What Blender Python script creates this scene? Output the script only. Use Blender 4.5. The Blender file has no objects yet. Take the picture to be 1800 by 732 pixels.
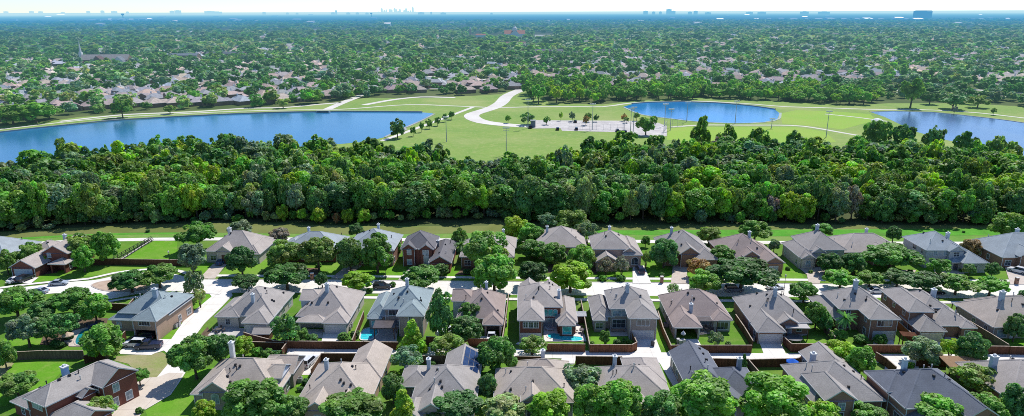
import bpy, math, random
import numpy as np
from mathutils import Vector
R = math.radians
SC = bpy.context.scene
COL = SC.collection
rng = random.Random(7)

# ------------------------------------------------------------------ camera
F = 1200.0; HCAM = 72.0; PITCH = math.atan((366 - 19.5) / F); ROLL = R(0.16)
CAM = Vector((0, 0, HCAM))
_fw = Vector((0, math.cos(PITCH), -math.sin(PITCH)))
_up0 = Vector((0, math.sin(PITCH), math.cos(PITCH)))
_rt0 = Vector((1, 0, 0))
_rt = _rt0 * math.cos(ROLL) - _up0 * math.sin(ROLL)
_up = _up0 * math.cos(ROLL) + _rt0 * math.sin(ROLL)

def ray(px, py):
    return _fw + _rt * ((px - 900) / F) - _up * ((py - 366) / F)

def G(px, py, z=0.0):
    d = ray(px, py)
    t = (z - HCAM) / d.z
    return CAM + d * t

def pix(p):
    q = Vector(p) - CAM
    dz = q.dot(_fw)
    return 900 + F * q.dot(_rt) / dz, 366 - F * q.dot(_up) / dz

cam_d = bpy.data.cameras.new('camera')
cam = bpy.data.objects.new('camera', cam_d); COL.objects.link(cam)
cam_d.sensor_width = 36; cam_d.lens = 24.0; cam_d.clip_start = 1; cam_d.clip_end = 120000
from mathutils import Matrix
M = Matrix((_rt, _up, -_fw)).transposed().to_4x4(); M.translation = CAM
cam.matrix_world = M
SC.camera = cam

# ------------------------------------------------------------------ light
SUN_AZ, SUN_EL = R(33), R(53)
w = bpy.data.worlds.new('World'); SC.world = w; w.use_nodes = True
nt = w.node_tree; nt.nodes.clear()
sky = nt.nodes.new('ShaderNodeTexSky'); sky.sky_type = 'NISHITA'; sky.sun_disc = False
sky.sun_elevation = SUN_EL; sky.sun_rotation = SUN_AZ; sky.altitude = 200; sky.air_density = 0.8; sky.dust_density = 0.1; sky.ozone_density = 4.0
bg = nt.nodes.new('ShaderNodeBackground'); bg.inputs[1].default_value = 0.15
wo = nt.nodes.new('ShaderNodeOutputWorld')
tint = nt.nodes.new('ShaderNodeMix'); tint.data_type = 'RGBA'; tint.blend_type = 'MULTIPLY'; tint.inputs[0].default_value = 1; tint.inputs[7].default_value = (.94, .995, 1.06, 1)
nt.links.new(sky.outputs[0], tint.inputs[6]); nt.links.new(tint.outputs[2], bg.inputs[0]); nt.links.new(bg.outputs[0], wo.inputs[0])
sd = bpy.data.lights.new('sun', 'SUN'); sd.energy = 5.0; sd.angle = R(0.5); sd.color = (1.0, 0.955, 0.88)
so = bpy.data.objects.new('sun', sd); COL.objects.link(so)
sv = Vector((math.sin(SUN_AZ) * math.cos(SUN_EL), math.cos(SUN_AZ) * math.cos(SUN_EL), math.sin(SUN_EL)))
so.rotation_euler = sv.to_track_quat('Z', 'Y').to_euler(); so.location = (0, 0, 300)
SC.view_settings.view_transform = 'Standard'; SC.view_settings.look = 'None'; SC.view_settings.exposure = 0
SC.render.engine = 'CYCLES'
cy = SC.cycles
cy.max_bounces = 5; cy.diffuse_bounces = 3; cy.glossy_bounces = 2; cy.transmission_bounces = 3; cy.transparent_max_bounces = 4
cy.use_denoising = False; cy.denoiser = 'OPENIMAGEDENOISE'; cy.denoising_input_passes = 'RGB_ALBEDO_NORMAL'; cy.denoising_prefilter = 'ACCURATE'; cy.filter_width = 0.95
cy.caustics_reflective = False; cy.caustics_refractive = False

# ------------------------------------------------------------------ materials
def painted_haze_group():  # haze painted into far surfaces as distance-graded emission, no volume in the air
    g = bpy.data.node_groups.new('painted_haze', 'ShaderNodeTree')
    g.interface.new_socket('Shader', in_out='INPUT', socket_type='NodeSocketShader')
    g.interface.new_socket('Shader', in_out='OUTPUT', socket_type='NodeSocketShader')
    N, L = g.nodes, g.links
    gi, go = N.new('NodeGroupInput'), N.new('NodeGroupOutput')
    geo = N.new('ShaderNodeNewGeometry')
    ln = N.new('ShaderNodeVectorMath'); ln.operation = 'LENGTH'; L.new(geo.outputs['Position'], ln.inputs[0])
    def mth(op, a, b=None):
        n = N.new('ShaderNodeMath'); n.operation = op
        for i, v in enumerate((a, b)):
            if v is None: continue
            if isinstance(v, (int, float)): n.inputs[i].default_value = v
            else: L.new(v, n.inputs[i])
        return n.outputs[0]
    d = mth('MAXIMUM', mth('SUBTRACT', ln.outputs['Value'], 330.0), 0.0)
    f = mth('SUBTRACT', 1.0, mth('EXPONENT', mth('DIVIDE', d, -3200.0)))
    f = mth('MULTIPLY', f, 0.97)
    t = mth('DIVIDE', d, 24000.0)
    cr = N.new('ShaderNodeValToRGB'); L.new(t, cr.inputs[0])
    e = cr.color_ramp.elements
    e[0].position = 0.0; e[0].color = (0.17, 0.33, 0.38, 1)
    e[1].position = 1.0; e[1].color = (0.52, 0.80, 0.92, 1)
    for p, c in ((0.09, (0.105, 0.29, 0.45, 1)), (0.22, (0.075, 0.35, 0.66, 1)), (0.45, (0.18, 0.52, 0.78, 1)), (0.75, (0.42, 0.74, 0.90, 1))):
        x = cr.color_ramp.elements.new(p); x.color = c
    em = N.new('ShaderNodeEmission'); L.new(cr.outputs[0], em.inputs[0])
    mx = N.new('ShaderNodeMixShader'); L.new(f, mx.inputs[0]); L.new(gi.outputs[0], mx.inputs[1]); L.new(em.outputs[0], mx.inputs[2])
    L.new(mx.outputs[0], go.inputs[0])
    return g
HAZE = painted_haze_group()

class NT:
    """small node-tree writer"""
    def __init__(s, name):
        s.m = bpy.data.materials.new(name); s.m.use_nodes = True
        s.t = s.m.node_tree; s.t.nodes.clear()
    def n(s, typ, **kw):
        x = s.t.nodes.new('ShaderNode' + typ)
        for k, v in kw.items(): setattr(x, k, v)
        return x
    def l(s, a, b): s.t.links.new(a, b)
    def val(s, sock, v):
        if isinstance(v, (int, float)): sock.default_value = v
        elif isinstance(v, tuple): sock.default_value = v if len(v) == 4 or len(sock.default_value) == 3 else (*v, 1)
        else: s.l(v, sock)
    def math(s, op, a, b=0.0):
        x = s.n('Math', operation=op); s.val(x.inputs[0], a); s.val(x.inputs[1], b); return x.outputs[0]
    def mix(s, f, a, b, blend='MIX'):
        x = s.n('Mix', data_type='RGBA', blend_type=blend)
        s.val(x.inputs[0], f); s.val(x.inputs[6], a); s.val(x.inputs[7], b); return x.outputs[2]
    def noise(s, scale, detail=3, vec=None, rough=.6):
        x = s.n('TexNoise'); x.inputs['Scale'].default_value = scale; x.inputs['Detail'].default_value = detail; x.inputs['Roughness'].default_value = rough
        if vec is not None: s.l(vec, x.inputs['Vector'])
        return x.outputs[0]
    def ramp(s, f, a, b):
        x = s.n('MapRange'); s.val(x.inputs[0], f); x.inputs[1].default_value = a; x.inputs[2].default_value = b; return x.outputs[0]
    def pos(s, sx=1, sy=1, sz=1):
        g = s.n('NewGeometry')
        if (sx, sy, sz) == (1, 1, 1): return g.outputs['Position']
        v = s.n('VectorMath', operation='MULTIPLY'); s.l(g.outputs['Position'], v.inputs[0]); v.inputs[1].default_value = (sx, sy, sz)
        return v.outputs[0]
    def bump(s, h, strength, dist):
        b = s.n('Bump'); b.inputs['Strength'].default_value = strength; b.inputs['Distance'].default_value = dist; s.l(h, b.inputs['Height']); return b.outputs[0]
    def out(s, shader, haze=False):
        o = s.n('OutputMaterial')
        if haze:
            g = s.n('Group', node_tree=HAZE); s.l(shader, g.inputs[0]); shader = g.outputs[0]
            s.m.cycles.emission_sampling = 'NONE'
        s.l(shader, o.inputs[0]); return s.m
    def bsdf(s, col, rough=.8, spec=.25, metal=0.0, normal=None):
        b = s.n('BsdfPrincipled'); s.val(b.inputs['Base Color'], col); s.val(b.inputs['Roughness'], rough)
        b.inputs['Specular IOR Level'].default_value = spec; b.inputs['Metallic'].default_value = metal
        if normal is not None: s.l(normal, b.inputs['Normal'])
        return b.outputs[0]

def mat_noise(name, c1, c2, scale, rough=.85, scale2=None, c3=None, spec=.2, haze=False, lo=.35, hi=.65, bump=None, k3=1.0):
    t = NT(name); p = t.pos()
    col = t.mix(t.ramp(t.noise(scale, 4, p), lo, hi), c1, c2)
    if scale2: col = t.mix(t.math('MULTIPLY', t.ramp(t.noise(scale2, 4, p), .45, .68), k3), col, c3)
    nrm = t.bump(t.noise(bump[0], 3, p), bump[1], bump[2]) if bump else None
    return t.out(t.bsdf(col, rough, spec, normal=nrm), haze)

def lin(r, g, b):
    f = lambda c: (c / 255 / 12.92) if c <= 10 else ((c / 255 + .055) / 1.055) ** 2.4
    return (f(r), f(g), f(b))

_cache = {}
def roof_mat(c):
    if c in _cache: return _cache[c]
    t = NT('asphalt_shingle'); p = t.pos()
    dark = tuple(x * .70 for x in c); lite = tuple(min(1, x * 1.22) for x in c)
    col = t.mix(t.ramp(t.noise(.5, 5, p, .7), .3, .7), tuple(x * .84 for x in c), tuple(x * 1.12 for x in c))
    tabs = t.noise(4.2, 3, t.pos(1, 1, 2.6), .75)
    col = t.mix(t.ramp(tabs, .5, .78), col, lite)
    col = t.mix(t.ramp(tabs, .5, .2), col, dark)
    col = t.mix(t.math('MULTIPLY', t.ramp(t.noise(.16, 4, t.pos(1, 1, .3), .65), .50, .70), .5), col, dark)
    wv = t.n('TexWave', wave_type='BANDS', bands_direction='Z'); wv.inputs['Scale'].default_value = 1.35; wv.inputs['Distortion'].default_value = .6; t.l(p, wv.inputs[0])
    col = t.mix(t.math('MULTIPLY', t.ramp(wv.outputs[1], .55, 1), .16), col, dark)
    _cache[c] = t.out(t.bsdf(col, .9, .2, normal=t.bump(tabs, .35, .06)))
    return _cache[c]
def brick_mat(c):
    k = ('b', c)
    if k in _cache: return _cache[k]
    t = NT('brick'); p = t.pos()
    col = t.mix(t.ramp(t.noise(5.5, 3, t.pos(1, 1, 2.2), .7), .3, .7), tuple(x * .82 for x in c), tuple(x * 1.16 for x in c))
    col = t.mix(t.math('MULTIPLY', t.ramp(t.noise(.5, 3, p), .45, .7), .4), col, tuple(x * .7 for x in c))
    wv = t.n('TexWave', wave_type='BANDS', bands_direction='Z'); wv.inputs['Scale'].default_value = 2.2; t.l(p, wv.inputs[0])
    col = t.mix(t.math('MULTIPLY', t.ramp(wv.outputs[1], .75, 1), .25), col, (.35, .31, .27))
    _cache[k] = t.out(t.bsdf(col, .9, .15)); return _cache[k]
def paint_mat(c, rough=.6, var=.12, name='paint'):
    k = ('p', c, rough)
    if k in _cache: return _cache[k]
    _cache[k] = mat_noise(name, tuple(x * (1 - var) for x in c), tuple(min(1, x * (1 + var * .5)) for x in c), 1.3, rough, spec=.3); return _cache[k]

TRIM = paint_mat((.60, .61, .63), .55, .12, 'white_trim')
SOFF = paint_mat((.42, .43, .46), .7, .1, 'soffit')
SIDING = paint_mat((.50, .57, .66), .6, .12, 'lap_siding')
CHIM = paint_mat((.42, .49, .58), .6, .14, 'chimney_siding')
CAPM = paint_mat((.66, .68, .70), .4, .1, 'chimney_cap')
VENT = paint_mat((.035, .035, .04), .6, .2, 'dark_vent')
PIPE = paint_mat((.5, .5, .5), .4, .1, 'vent_pipe_metal')
DOORW = paint_mat((.52, .53, .56), .55, .08, 'garage_door_paint')
DOORD = paint_mat((.09, .05, .035), .5, .2, 'door_wood')
def glass_mat(c, name='window_glass', rough=.08):
    t = NT(name); p = t.pos()
    col = t.mix(t.ramp(t.noise(.8, 2, p), .4, .6), tuple(x * .55 for x in c), c)
    return t.out(t.bsdf(col, rough, .7))
GLASS = glass_mat((.055, .075, .10)); GLASSB = glass_mat((.30, .40, .50), 'window_blind_glass', .15); TEAL = glass_mat((.05, .55, .60), 'teal_window_glass', .1)
def conc_mat(name, a, b, st):
    t = NT(name); p = t.pos()
    col = t.mix(t.ramp(t.noise(.35, 5, p, .65), .3, .7), a, b)
    col = t.mix(t.math('MULTIPLY', t.ramp(t.noise(1.9, 4, p, .7), .55, .75), .5), col, st)
    col = t.mix(t.math('MULTIPLY', t.ramp(t.noise(.09, 3, t.pos(1, 3, 1)), .55, .7), .35), col, st)
    br = t.n('TexBrick'); br.offset = 0; t.l(p, br.inputs['Vector']); br.inputs['Scale'].default_value = .23; br.inputs['Mortar Size'].default_value = .012; br.inputs['Brick Width'].default_value = 1.0; br.inputs['Row Height'].default_value = 1.0; br.inputs['Mortar Smooth'].default_value = .2
    col = t.mix(t.math('MULTIPLY', br.outputs['Fac'], .4), col, tuple(x * .5 for x in st))
    return t.out(t.bsdf(col, .85, .2))
CONC = conc_mat('concrete', (.70, .67, .62), (.82, .79, .75), (.55, .52, .47))
CONCT = mat_noise('tan_concrete', (.50, .43, .37), (.60, .53, .47), .5, .85, 2.2, (.40, .34, .30), k3=.5)
CONCG = mat_noise('old_concrete', (.46, .44, .41), (.60, .57, .53), .4, .85, 1.6, (.36, .35, .33), k3=.6)
HROAD = mat_noise('pale_road', (.62, .58, .54), (.72, .69, .64), .05, .85, haze=True)
HPATH = mat_noise('pale_path', (.56, .55, .47), (.66, .64, .56), .1, .85, haze=True)
def grass_mat(name, a, b, c, haze=False, s=.12, s2=.035, mow=0):
    t = NT(name); p = t.pos()
    col = t.mix(t.ramp(t.noise(s, 5, p, .65), .35, .65), a, b)
    col = t.mix(t.math('MULTIPLY', t.ramp(t.noise(s2, 4, p), .5, .68), .75), col, c)
    col = t.mix(t.math('MULTIPLY', t.ramp(t.noise(.33, 4, p, .7), .50, .68), .7), col, c)
    fine = t.noise(2.6, 3, p, .7)
    col = t.mix(t.math('MULTIPLY', t.ramp(fine, .35, .75), .38), col, tuple(x * .48 for x in a))
    return t.out(t.bsdf(col, .95, .08, normal=t.bump(fine, .5, .15)), haze)
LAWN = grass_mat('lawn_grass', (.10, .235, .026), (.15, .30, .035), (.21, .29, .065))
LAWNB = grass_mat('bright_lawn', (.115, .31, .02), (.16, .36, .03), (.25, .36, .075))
LAWND = grass_mat('yard_grass', (.09, .22, .024), (.135, .275, .032), (.20, .26, .08))  # base lawn green, slightly deeper than the patches laid over it
DRY = grass_mat('dry_grass', (.34, .31, .16), (.24, .31, .08), (.42, .36, .22), s=.3, s2=.15)
BANK = grass_mat('creek_bank_grass', (.13, .30, .05), (.20, .35, .075), (.29, .34, .12), s=.05)
REED = grass_mat('creek_reeds', (.08, .31, .03), (.13, .40, .045), (.10, .22, .04), s=.25, s2=.1)
PARK = grass_mat('park_grass', (.20, .335, .078), (.27, .38, .095), (.40, .43, .17), True, .03, .012)
PARKB = grass_mat('bright_field_grass', (.27, .46, .07), (.32, .48, .08), (.36, .43, .11), True, .03, .012)
MULCH = mat_noise('mulch', (.10, .07, .045), (.17, .12, .08), .9, .95)
MULCHR = mat_noise('red_mulch', (.42, .31, .23), (.52, .40, .31), .7, .95)
DIRT = mat_noise('woodland_floor', (.06, .085, .03), (.09, .11, .045), .2, .95)
WOODR = None
def wood_mat(name, c):
    t = NT(name); p = t.pos()
    # boards: vary with position along the ground, streaks run up and down
    st = t.noise(3.2, 2, t.pos(1, 1, .12), .8)
    col = t.mix(t.ramp(st, .3, .7), tuple(x * .6 for x in c), tuple(x * 1.3 for x in c))
    col = t.mix(t.math('MULTIPLY', t.ramp(t.noise(.35, 3, p), .45, .7), .5), col, tuple(x * .6 for x in c))
    return t.out(t.bsdf(col, .85, .2))
FENR = wood_mat('red_cedar_boards', (.22, .092, .05)); FENB = wood_mat('brown_boards', (.115, .055, .032)); FENG = wood_mat('grey_boards', (.15, .115, .085))
CAPW = wood_mat('pale_cap_board', (.44, .36, .29))
BARK = mat_noise('bark', (.07, .055, .042), (.15, .12, .09), 3, .95)
IRON = paint_mat((.03, .03, .035), .5, .2, 'black_iron')
STEEL = mat_noise('grey_steel', (.36, .38, .40), (.46, .48, .50), .5, .45, haze=True)
def leaf_mat(name, attr_only=False, haze=True):
    t = NT(name)
    at = t.n('Attribute', attribute_name='tint')
    if attr_only: col = at.outputs['Color']
    else:
        oi = t.n('ObjectInfo')
        col = t.mix(1.0, oi.outputs['Color'], at.outputs['Color'], 'MULTIPLY')
    d = t.n('BsdfDiffuse'); t.l(col, d.inputs[0])
    tr = t.n('BsdfTranslucent')
    tc = t.mix(1.0, col, (1.15, 1.15, .55), 'MULTIPLY'); t.l(tc, tr.inputs[0])
    m = t.n('MixShader'); m.inputs[0].default_value = .47; t.l(d.outputs[0], m.inputs[1]); t.l(tr.outputs[0], m.inputs[2])
    g = t.n('BsdfGlossy'); g.inputs['Roughness'].default_value = .5; g.inputs[0].default_value = (1, 1, 1, 1)
    m2 = t.n('MixShader'); m2.inputs[0].default_value = .025; t.l(m.outputs[0], m2.inputs[1]); t.l(g.outputs[0], m2.inputs[2])
    return t.out(m2.outputs[0], haze)
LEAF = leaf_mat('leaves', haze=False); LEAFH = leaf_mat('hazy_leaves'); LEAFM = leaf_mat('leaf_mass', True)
def objcol_mat(name, rough=.9, haze=True, k=.18, scale=.5):
    t = NT(name); oi = t.n('ObjectInfo'); p = t.pos()
    col = t.mix(t.math('MULTIPLY', t.ramp(t.noise(scale, 3, p), .3, .7), k * 2), oi.outputs['Color'], (.02, .02, .02))
    return t.out(t.bsdf(col, rough, .2), haze)
HROOF = objcol_mat('hazy_shingle')
HWALL = mat_noise('hazy_brick', (.20, .12, .09), (.30, .21, .17), .08, .9, haze=True)
HWHITE = mat_noise('hazy_white', (.66, .66, .66), (.78, .78, .78), .02, .6, haze=True)
HDARK = mat_noise('hazy_dark_glass', (.03, .04, .055), (.06, .08, .10), .2, .3, haze=True)

# ------------------------------------------------------------------ mesh helpers
class MB:
    def __init__(s): s.v, s.f, s.m = [], [], []
    def poly(s, pts, m=0):
        b = len(s.v); s.v += [tuple(p) for p in pts]; s.f.append(tuple(range(b, b + len(pts)))); s.m.append(m); return s
    def box(s, x0, x1, y0, y1, z0, z1, m=0, top=True, bottom=True, taper=0.0):
        b = len(s.v); t = taper
        s.v += [(x0, y0, z0), (x1, y0, z0), (x1, y1, z0), (x0, y1, z0), (x0 + t, y0 + t, z1), (x1 - t, y0 + t, z1), (x1 - t, y1 - t, z1), (x0 + t, y1 - t, z1)]
        fs = [(0, 1, 5, 4), (1, 2, 6, 5), (2, 3, 7, 6), (3, 0, 4, 7)]
        if top: fs.append((4, 5, 6, 7))
        if bottom: fs.append((3, 2, 1, 0))
        for f in fs: s.f.append(tuple(i + b for i in f)); s.m.append(m)
        return s
    def tube(s, pts, rs, n=6, m=0, cap=True):
        rings = []
        for i, p in enumerate(pts):
            p = Vector(p); d = (Vector(pts[min(i + 1, len(pts) - 1)]) - Vector(pts[max(i - 1, 0)])).normalized()
            a = d.orthogonal().normalized() if abs(d.z) < .99 else Vector((1, 0, 0)); c = d.cross(a).normalized(); a = c.cross(d)
            b = len(s.v)
            for k in range(n):
                th = 2 * math.pi * k / n; q = p + (a * math.cos(th) + c * math.sin(th)) * rs[i]; s.v.append(tuple(q))
            rings.append(b)
        for i in range(len(pts) - 1):
            for k in range(n):
                k2 = (k + 1) % n; s.f.append((rings[i] + k, rings[i] + k2, rings[i + 1] + k2, rings[i + 1] + k)); s.m.append(m)
        if cap:
            s.f.append(tuple(rings[-1] + k for k in range(n))); s.m.append(m)
            s.f.append(tuple(rings[0] + k for k in reversed(range(n)))); s.m.append(m)
        return s
    def prism(s, prof, y0, y1, m=0, inset=0.0):
        """profile in x,z pushed along y"""
        n = len(prof); b = len(s.v)
        s.v += [(x, y0, z) for x, z in prof] + [(x, y1, z) for x, z in prof]
        for k in range(n):
            k2 = (k + 1) % n; s.f.append((b + k, b + k2, b + n + k2, b + n + k)); s.m.append(m)
        s.f.append(tuple(b + k for k in reversed(range(n)))); s.m.append(m); s.f.append(tuple(b + n + k for k in range(n))); s.m.append(m)
        return s
    def mesh(s, name, mats):
        me = bpy.data.meshes.new(name); me.from_pydata(s.v, [], s.f)
        mats = mats if isinstance(mats, (list, tuple)) else [mats]
        for x in mats: me.materials.append(x)
        if len(mats) > 1: me.polygons.foreach_set('material_index', s.m)
        me.update(); return me
    def build(s, name, mats, parent=None, smooth=False, loc=None, rz=None):
        me = s.mesh(name, mats)
        if smooth: me.polygons.foreach_set('use_smooth', [True] * len(me.polygons))
        return link(name, me, parent, loc, rz)

def link(name, data, parent=None, loc=None, rz=None):
    o = bpy.data.objects.new(name, data); COL.objects.link(o)
    if parent is not None: o.parent = parent
    if loc is not None: o.location = loc
    if rz is not None: o.rotation_euler = (0, 0, rz)
    return o
def tag(o, label, cat, group=None):
    o['label'] = label; o['category'] = cat
    if group: o['group'] = group
    return o
def thing(name, label, cat, loc, rz=0.0, group=None):
    return tag(link(name, None, None, loc, rz), label, cat, group)
def copy_tree(o, parent=None):
    c = o.copy(); COL.objects.link(c)
    if parent is not None: c.parent = parent
    for ch in list(o.children): copy_tree(ch, c)
    return c
def structure(o, kind='structure'): o['kind'] = kind; return o

# ------------------------------------------------------------------ ground sheets
def sheet(name, pxs, z, m, world=False):
    pts = [(p if world else G(*p)) for p in pxs]
    mb = MB(); mb.poly([(p[0], p[1], z) for p in pts])
    me = mb.mesh(name, m)
    if me.polygons[0].normal.z < 0: me.flip_normals()
    return structure(link(name, me))
def smooth_line(pts, step=3.0):
    """Catmull-Rom through ground points"""
    P = [Vector((p[0], p[1])) for p in pts]; out = []
    P = [P[0] * 2 - P[1]] + P + [P[-1] * 2 - P[-2]]
    for i in range(1, len(P) - 2):
        n = max(2, int((P[i + 1] - P[i]).length / step))
        for k in range(n):
            t = k / n; a, b, c, d = P[i - 1], P[i], P[i + 1], P[i + 2]
            out.append(.5 * ((2 * b) + (c - a) * t + (2 * a - 5 * b + 4 * c - d) * t * t + (3 * b - a - 3 * c + d) * t ** 3))
    out.append(P[-2]); return out
def offset_line(pts, o):
    out = []
    for i, p in enumerate(pts):
        d = (pts[min(i + 1, len(pts) - 1)] - pts[max(i - 1, 0)]).normalized(); out.append(p + Vector((-d.y, d.x)) * o)
    return out
def strip(name, pts, o0, o1, z, m, kerb=0.0):
    a, b = offset_line(pts, o0), offset_line(pts, o1); mb = MB()
    for i in range(len(pts) - 1):
        q = [(a[i].x, a[i].y, z), (a[i + 1].x, a[i + 1].y, z), (b[i + 1].x, b[i + 1].y, z), (b[i].x, b[i].y, z)]
        if (o1 > o0): q.reverse()
        q.reverse(); mb.poly(q)
        if kerb:
            mb.poly([(a[i].x, a[i].y, z), (a[i + 1].x, a[i + 1].y, z), (a[i + 1].x, a[i + 1].y, z - kerb), (a[i].x, a[i].y, z - kerb)])
            mb.poly([(b[i].x, b[i].y, z), (b[i + 1].x, b[i + 1].y, z), (b[i + 1].x, b[i + 1].y, z - kerb), (b[i].x, b[i].y, z - kerb)])
    return structure(mb.build(name, m))
def inpoly(x, y, poly):
    c = False; j = len(poly) - 1
    for i in range(len(poly)):
        xi, yi = poly[i][0], poly[i][1]; xj, yj = poly[j][0], poly[j][1]
        if (yi > y) != (yj > y) and x < (xj - xi) * (y - yi) / (yj - yi) + xi: c = not c
        j = i
    return c
# ================================================================== SETTING
t = NT('open_country'); p = t.pos()
near = t.mix(t.ramp(t.noise(.02, 4, p), .4, .6), (.075, .115, .035), (.12, .15, .055))
far = t.mix(t.ramp(t.noise(.012, 5, p, .65), .38, .56), (.025, .05, .022), (.08, .10, .05))
far = t.mix(t.ramp(t.noise(.0045, 6, p, .7), .60, .66), far, (.42, .42, .40))
sep = t.n('SeparateXYZ'); t.l(p, sep.inputs[0])
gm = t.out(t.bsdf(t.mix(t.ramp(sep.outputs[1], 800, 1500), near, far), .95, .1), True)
S = 70000.0
mb = MB(); mb.poly([(-S, -600, 0), (S, -600, 0), (S, S, 0), (-S, S, 0)])
structure(mb.build('ground', gm))

def gp(x0, x1, *mid): return None
# neighbourhood base: lawns from in front of the camera up to the creek path
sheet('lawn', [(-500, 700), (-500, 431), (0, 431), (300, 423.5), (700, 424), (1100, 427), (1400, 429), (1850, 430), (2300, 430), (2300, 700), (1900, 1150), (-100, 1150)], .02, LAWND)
sheet('creek_bank', [(-600, 445), (-600, 404), (-100, 411), (0, 408), (230, 400), (500, 398), (900, 398), (1300, 399), (1850, 400), (2400, 400), (2400, 430), (1850, 429.5), (1400, 429), (1100, 427), (700, 424.5), (300, 424), (0, 432), (-200, 437)], .03, BANK)
sheet('woodland_floor', [(-700, 412), (-100, 412), (0, 408), (230, 394), (450, 391), (900, 393), (1300, 394), (1800, 396), (2500, 396), (2500, 240), (1850, 262), (1560, 232), (1450, 262), (1180, 262), (1000, 285), (850, 290), (700, 262), (400, 258), (200, 272), (60, 285), (-300, 320)], .024, DIRT)
# creek
tw = NT('creek_water'); pp = tw.pos()
cw = tw.mix(tw.ramp(tw.noise(.06, 3, pp), .4, .6), (.19, .225, .068), (.235, .265, .092))
CREEKM = tw.out(tw.bsdf(cw, .22, .35, normal=tw.bump(tw.noise(1.6, 2, pp), .25, .1)))
sheet('creek', [(-600, 436), (-100, 427.5), (0, 420.5), (120, 413), (230, 409.5), (330, 409), (500, 411), (620, 413), (800, 411), (900, 407.5), (1000, 405.5), (1150, 404.5), (1300, 404), (1500, 403), (1700, 402), (2400, 402), (2400, 396), (1700, 397), (1400, 396.5), (1000, 397), (890, 398), (880, 388), (866, 386), (858, 397), (700, 399), (520, 396), (400, 392), (230, 396), (120, 402), (0, 409), (-100, 414), (-600, 424)], .05, CREEKM)
sheet('creek_reeds', [(900, 411.5), (1150, 413.5), (1300, 416), (1500, 415.5), (1760, 414), (2300, 414), (2300, 402.5), (1700, 402.8), (1500, 404), (1300, 405), (1100, 405.5), (960, 406.5)], .06, REED)
sheet('creek_reeds', [(-600, 440), (-100, 430), (0, 423.5), (120, 416.5), (240, 412.5), (330, 412), (330, 409.3), (230, 409.8), (120, 413.6), (0, 421), (-100, 428), (-600, 436)], .06, REED)
tr = smooth_line([G(*q) for q in ((-400, 447), (-60, 435.5), (100, 426), (205, 422.3), (330, 420.8), (600, 421), (900, 423.3), (1200, 425.6), (1400, 427.2), (1650, 428.2), (1850, 428.2), (2300, 428))], 6)
strip('creek_path', tr, -1.5, 1.5, .08, CONC)

# ---- street
ST = smooth_line([G(*q) for q in ((352, 503), (450, 503.6), (600, 504.2), (800, 506.5), (1000, 508), (1200, 509.5), (1400, 511), (1600, 512.5), (1850, 513), (2300, 513))], 4)
HWD = 4.6
strip('street', ST, -HWD, HWD, .07, CONC)
for sgn in (1, -1):
    a = ST if sgn > 0 else ST[8:]
    o = lambda u, v: (u, v) if sgn > 0 else (-v, -u)
    strip('kerb', a, *o(HWD + .01, HWD + .16), .17, CONCG, .12)
    strip('verge', a, *o(HWD + .17, HWD + 2.0), .15, LAWN)
    strip('pavement', a, *o(HWD + 2.01, HWD + 3.5), .155, CONC)
# cul-de-sac head and side street
def roundpoly(pxs, n=4):
    P = [Vector((G(*q).x, G(*q).y)) for q in pxs]; out = []
    for i in range(len(P)):
        a, b, c, d = P[i - 1], P[i], P[(i + 1) % len(P)], P[(i + 2) % len(P)]
        for k in range(n):
            t_ = k / n; out.append(.5 * ((2 * b) + (c - a) * t_ + (2 * a - 5 * b + 4 * c - d) * t_ * t_ + (3 * b - a - 3 * c + d) * t_ ** 3))
    return out
CDS = [(-120, 521), (-20, 511), (44, 505), (114, 497), (165, 493), (205, 485), (250, 479.5), (300, 481), (340, 491), (372, 493.5), (372, 512), (335, 512.5), (290, 513), (241, 517.5), (187, 526.5), (150, 522), (120, 517), (86, 517), (30, 527), (-100, 545)]
sheet('street', roundpoly(CDS), .066, CONC, True)
sheet('kerb', roundpoly([(160, 502), (175, 496), (205, 492), (240, 491), (262, 496), (262, 506), (245, 511.5), (215, 514), (185, 512.5), (168, 508)]), .16, CONCT, True)
sheet('flower_bed', roundpoly([(162.5, 502), (176, 496.8), (205, 493), (239, 492), (259, 496.5), (259.5, 505.5), (244, 510.6), (215, 513), (186, 511.6), (170, 507.5)]), .20, MULCHR, True)
sw = smooth_line([G(*q) for q in ((-60, 515), (52, 500.5), (110, 495), (156, 491), (200, 481), (246, 475.5), (300, 474), (335, 484), (352, 487.5))], 4)
strip('pavement', sw, -.7, .7, .16, CONC)
sw = smooth_line([G(*q) for q in ((120, 540), (187, 531.5), (241, 523), (300, 516.5), (345, 514.6), (388, 517))], 4)
strip('pavement', sw, -.6, .6, .16, CONC)
sheet('side_street', [(358, 505), (404, 508), (409, 520), (388, 542), (360, 569), (344, 590), (314, 613), (303, 627), (311, 641), (326, 656), (312, 678), (300, 695), (252, 723), (225, 760), (170, 800), (150, 800), (196, 722), (206, 706), (216, 690), (240, 670), (262, 664.5), (276, 664), (296, 640), (301, 627), (288, 617), (272, 622), (266, 625), (205, 623), (228, 603), (279, 597), (301, 597), (327, 559), (372, 522)], .09, CONC)
sheet('driveway', [(197, 722), (206, 706), (216, 690), (240, 670), (262, 664.5), (276, 664), (298, 656), (322, 657), (310, 678), (298, 695), (251, 723), (225, 760), (178, 790)], .094, conc_mat('tan_drive', (.56, .49, .42), (.66, .58, .50), (.44, .38, .32)))
# alley behind the middle row
AL = smooth_line([G(*q) for q in ((296, 603), (360, 604), (450, 609.5), (600, 614), (750, 618), (950, 622.5), (1120, 627), (1300, 629), (1500, 630.5), (1660, 631), (1850, 632), (2200, 633))], 4)
strip('alley', AL, -1.9, 1.9, .085, CONC)

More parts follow.
